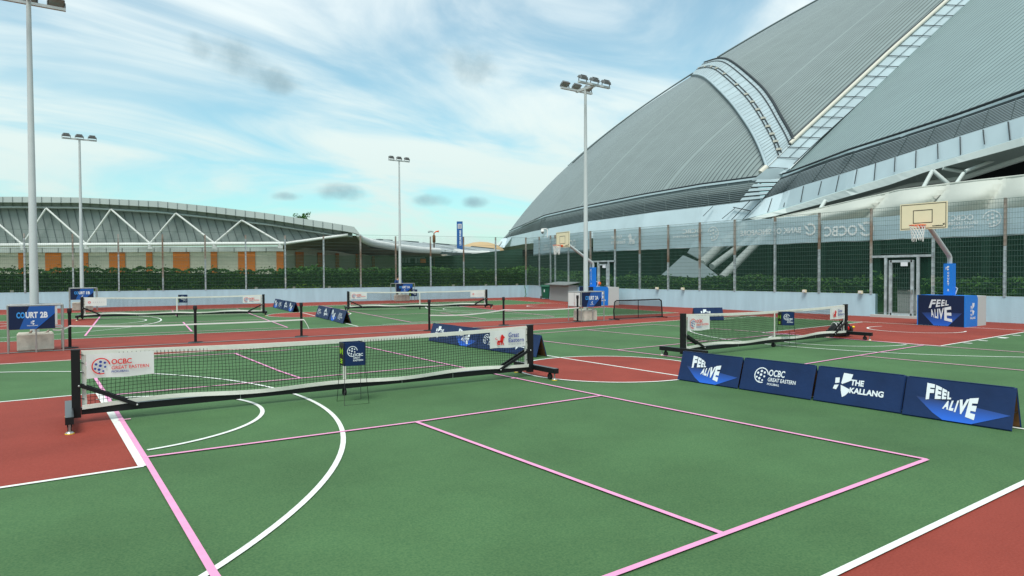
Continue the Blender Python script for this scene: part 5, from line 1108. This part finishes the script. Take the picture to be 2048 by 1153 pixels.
# ---- vegetation
def leaves(b, pts, size, mats):
    for p in pts:
        a = random.uniform(0, 6.283); e = random.uniform(-1, 1); d = Vector((math.cos(a), math.sin(a), e)).normalized(); s = d.cross(Vector((random.uniform(-1, 1), random.uniform(-1, 1), random.uniform(-.4, 1)))).normalized(); l = size*random.uniform(.6, 1.4)
        p = Vector(p); b.face([p-d*l, p+s*l*.45, p+d*l, p-s*l*.45], random.choice(mats))
def hedge(label, a, c, hf, dep, nleaf, size, mats, core='leaf_c'):
    a = Vector((*a, 0)); c = Vector((*c, 0)); d = (c-a); L_ = d.length; d /= L_; n_ = Vector((d.y, -d.x, 0)); t = thing('hedge', label, 'hedge', tuple(a))
    b = MB(); k = int(L_/.5); A_ = [d*(L_*i/k)+n_*(dep*.38) + Vector((0, 0, -.02)) for i in range(k+1)]; T1 = [d*(L_*i/k)+n_*dep*.3+Vector((0, 0, hf(L_*i/k)-.22+random.uniform(-.05, .05))) for i in range(k+1)]; T2 = [p-n_*dep*.6 for p in T1]; A2 = [p-n_*dep*.76 for p in A_]
    b.strip(A_, T1, core); b.strip(T1, T2, core); b.strip(T2, A2, core); b.build('hedge_core', t)
    b = MB(); P_ = []
    for _ in range(nleaf):
        s = random.uniform(0, L_); h = hf(s)+.10*math.sin(s*3.1)*math.sin(s*1.3)+.05*math.sin(s*9)
        if random.random() < .3: z = h-abs(random.gauss(0, .06)); q = random.uniform(-.45, .45)*dep
        else: z = random.uniform(.3, 1)**.8*h; q = dep*(.42+random.gauss(0, .06))
        if random.random() < .012: z = h+random.uniform(0, .22)
        P_.append(d*s+n_*q+Vector((0, 0, z)))
    leaves(b, P_, size, mats); b.build('foliage', t); return t
hedge('long clipped green hedge behind the far fence, below the arena', (-24, 39.3), (24.5, 34.2), lambda s: 2.26+.07*math.sin(s*.35+1)-.003*s, 1.6, 34000, .08, ['leaf_a', 'leaf_a', 'leaf_b', 'leaf_c'])
hedge('low hedge under the stadium behind the right-hand fence', (24.6, 33.5), (22.6, 5.5), lambda s: 1.55+.08*math.sin(s*.7), 1.2, 7500, .09, ['leaf_a', 'leaf_b', 'leaf_c'])
hedge('low hedge behind the tall gate and the fence at the right edge', (24.2, 4.8), (24.0, -10), lambda s: 1.45+.08*math.sin(s*.9), 1.2, 4000, .09, ['leaf_a', 'leaf_b', 'leaf_c'])
hedge('dark belt of shrubs in the distance under the link roof', (12, 62), (48, 55), lambda s: 2.3+.3*math.sin(s*.5), 2, 5000, .2, ['leaf_a', 'leaf_c', 'leaf_b'])
b = MB(); P_ = []
for _ in range(1500):
    cx = random.choice([-14, -6.3, -5.9, -3.9, .8, 4.9, 6.2, 8.6, 10, 13, 16.2, 20]); x = cx+random.gauss(0, .55); P_.append((x, 35.45-.106*x+.32+random.uniform(0, .2), .95+abs(random.gauss(0, .09))))
leaves(b, P_, .05, ['leaf_y', 'leaf_b', 'leaf_y']); tag(b.build('weeds'), kind='stuff')
t = thing('palm_tree', 'treetop showing above the arena roof', 'tree', tuple(at(605, 435, 125).to_tuple()[:2])+(0,)); zt = at(605, 434, 125).z
b = MB(); b.tube([(0, 0, 0), (.2, 0, zt*.5), (0, 0, zt-.3)], [.35, .25, .14], 'bark', 8); b.build('trunk', t)
b = MB()
for k in range(17):
    a = k*2.4+random.uniform(-.3, .3); l = random.uniform(1.0, 2.6); e = random.uniform(-.1, 1.1)
    for j in range(12):
        f = j/12; p = Vector((math.cos(a)*l*f, math.sin(a)*l*f, zt-.3+l*f*e-l*f*f*.6))
        leaves(b, [p+Vector((random.gauss(0, .06), random.gauss(0, .06), random.gauss(0, .06))) for _ in range(2)], .2, ['leaf_a', 'leaf_c'])
b.build('crown', t)
bx0 = None
for x in (-9.9, -3.3, 2.75, 5.1, 7.4, 12.9, 16.5, 19.2, 21.9):
    b = MB(); b.box((0, 0, .06), (.16, .10, .12), 'cream_board'); b.box((0, -.055, .06), (.12, .01, .08), 'banner_white'); o = b.build('light_box'); o.location = (x, 35.45-.106*x+.34, .93)
    tag(o, 'small cream light box on top of the far wall at the foot of the fence', 'light box', 'small light boxes along the far wall')
for y in (16.2, 14.4, 7.5, 5.0):
    b = MB(); b.box((0, 0, .06), (.10, .16, .12), 'cream_board'); b.box((-.055, 0, .06), (.01, .12, .08), 'banner_white'); o = b.build('light_box'); o.location = (18.9, y, .93)
    tag(o, 'small cream light box on the blue wall left of the tall gate', 'light box', 'small light boxes along the side wall')
b = MB(); P_ = [Vector((22.35, 33.05, .93)), Vector((22.33, 33.02, .75)), Vector((22.42, 33.0, .6)), Vector((22.36, 33.0, .42)), Vector((22.44, 33.0, .2)), Vector((22.3, 33.0, .02))]
b.tube(P_, .025, 'leaf_a', 5); tag(b.build('climbing_plant'), 'thin green creeper climbing the corner of the low wall', 'plant')
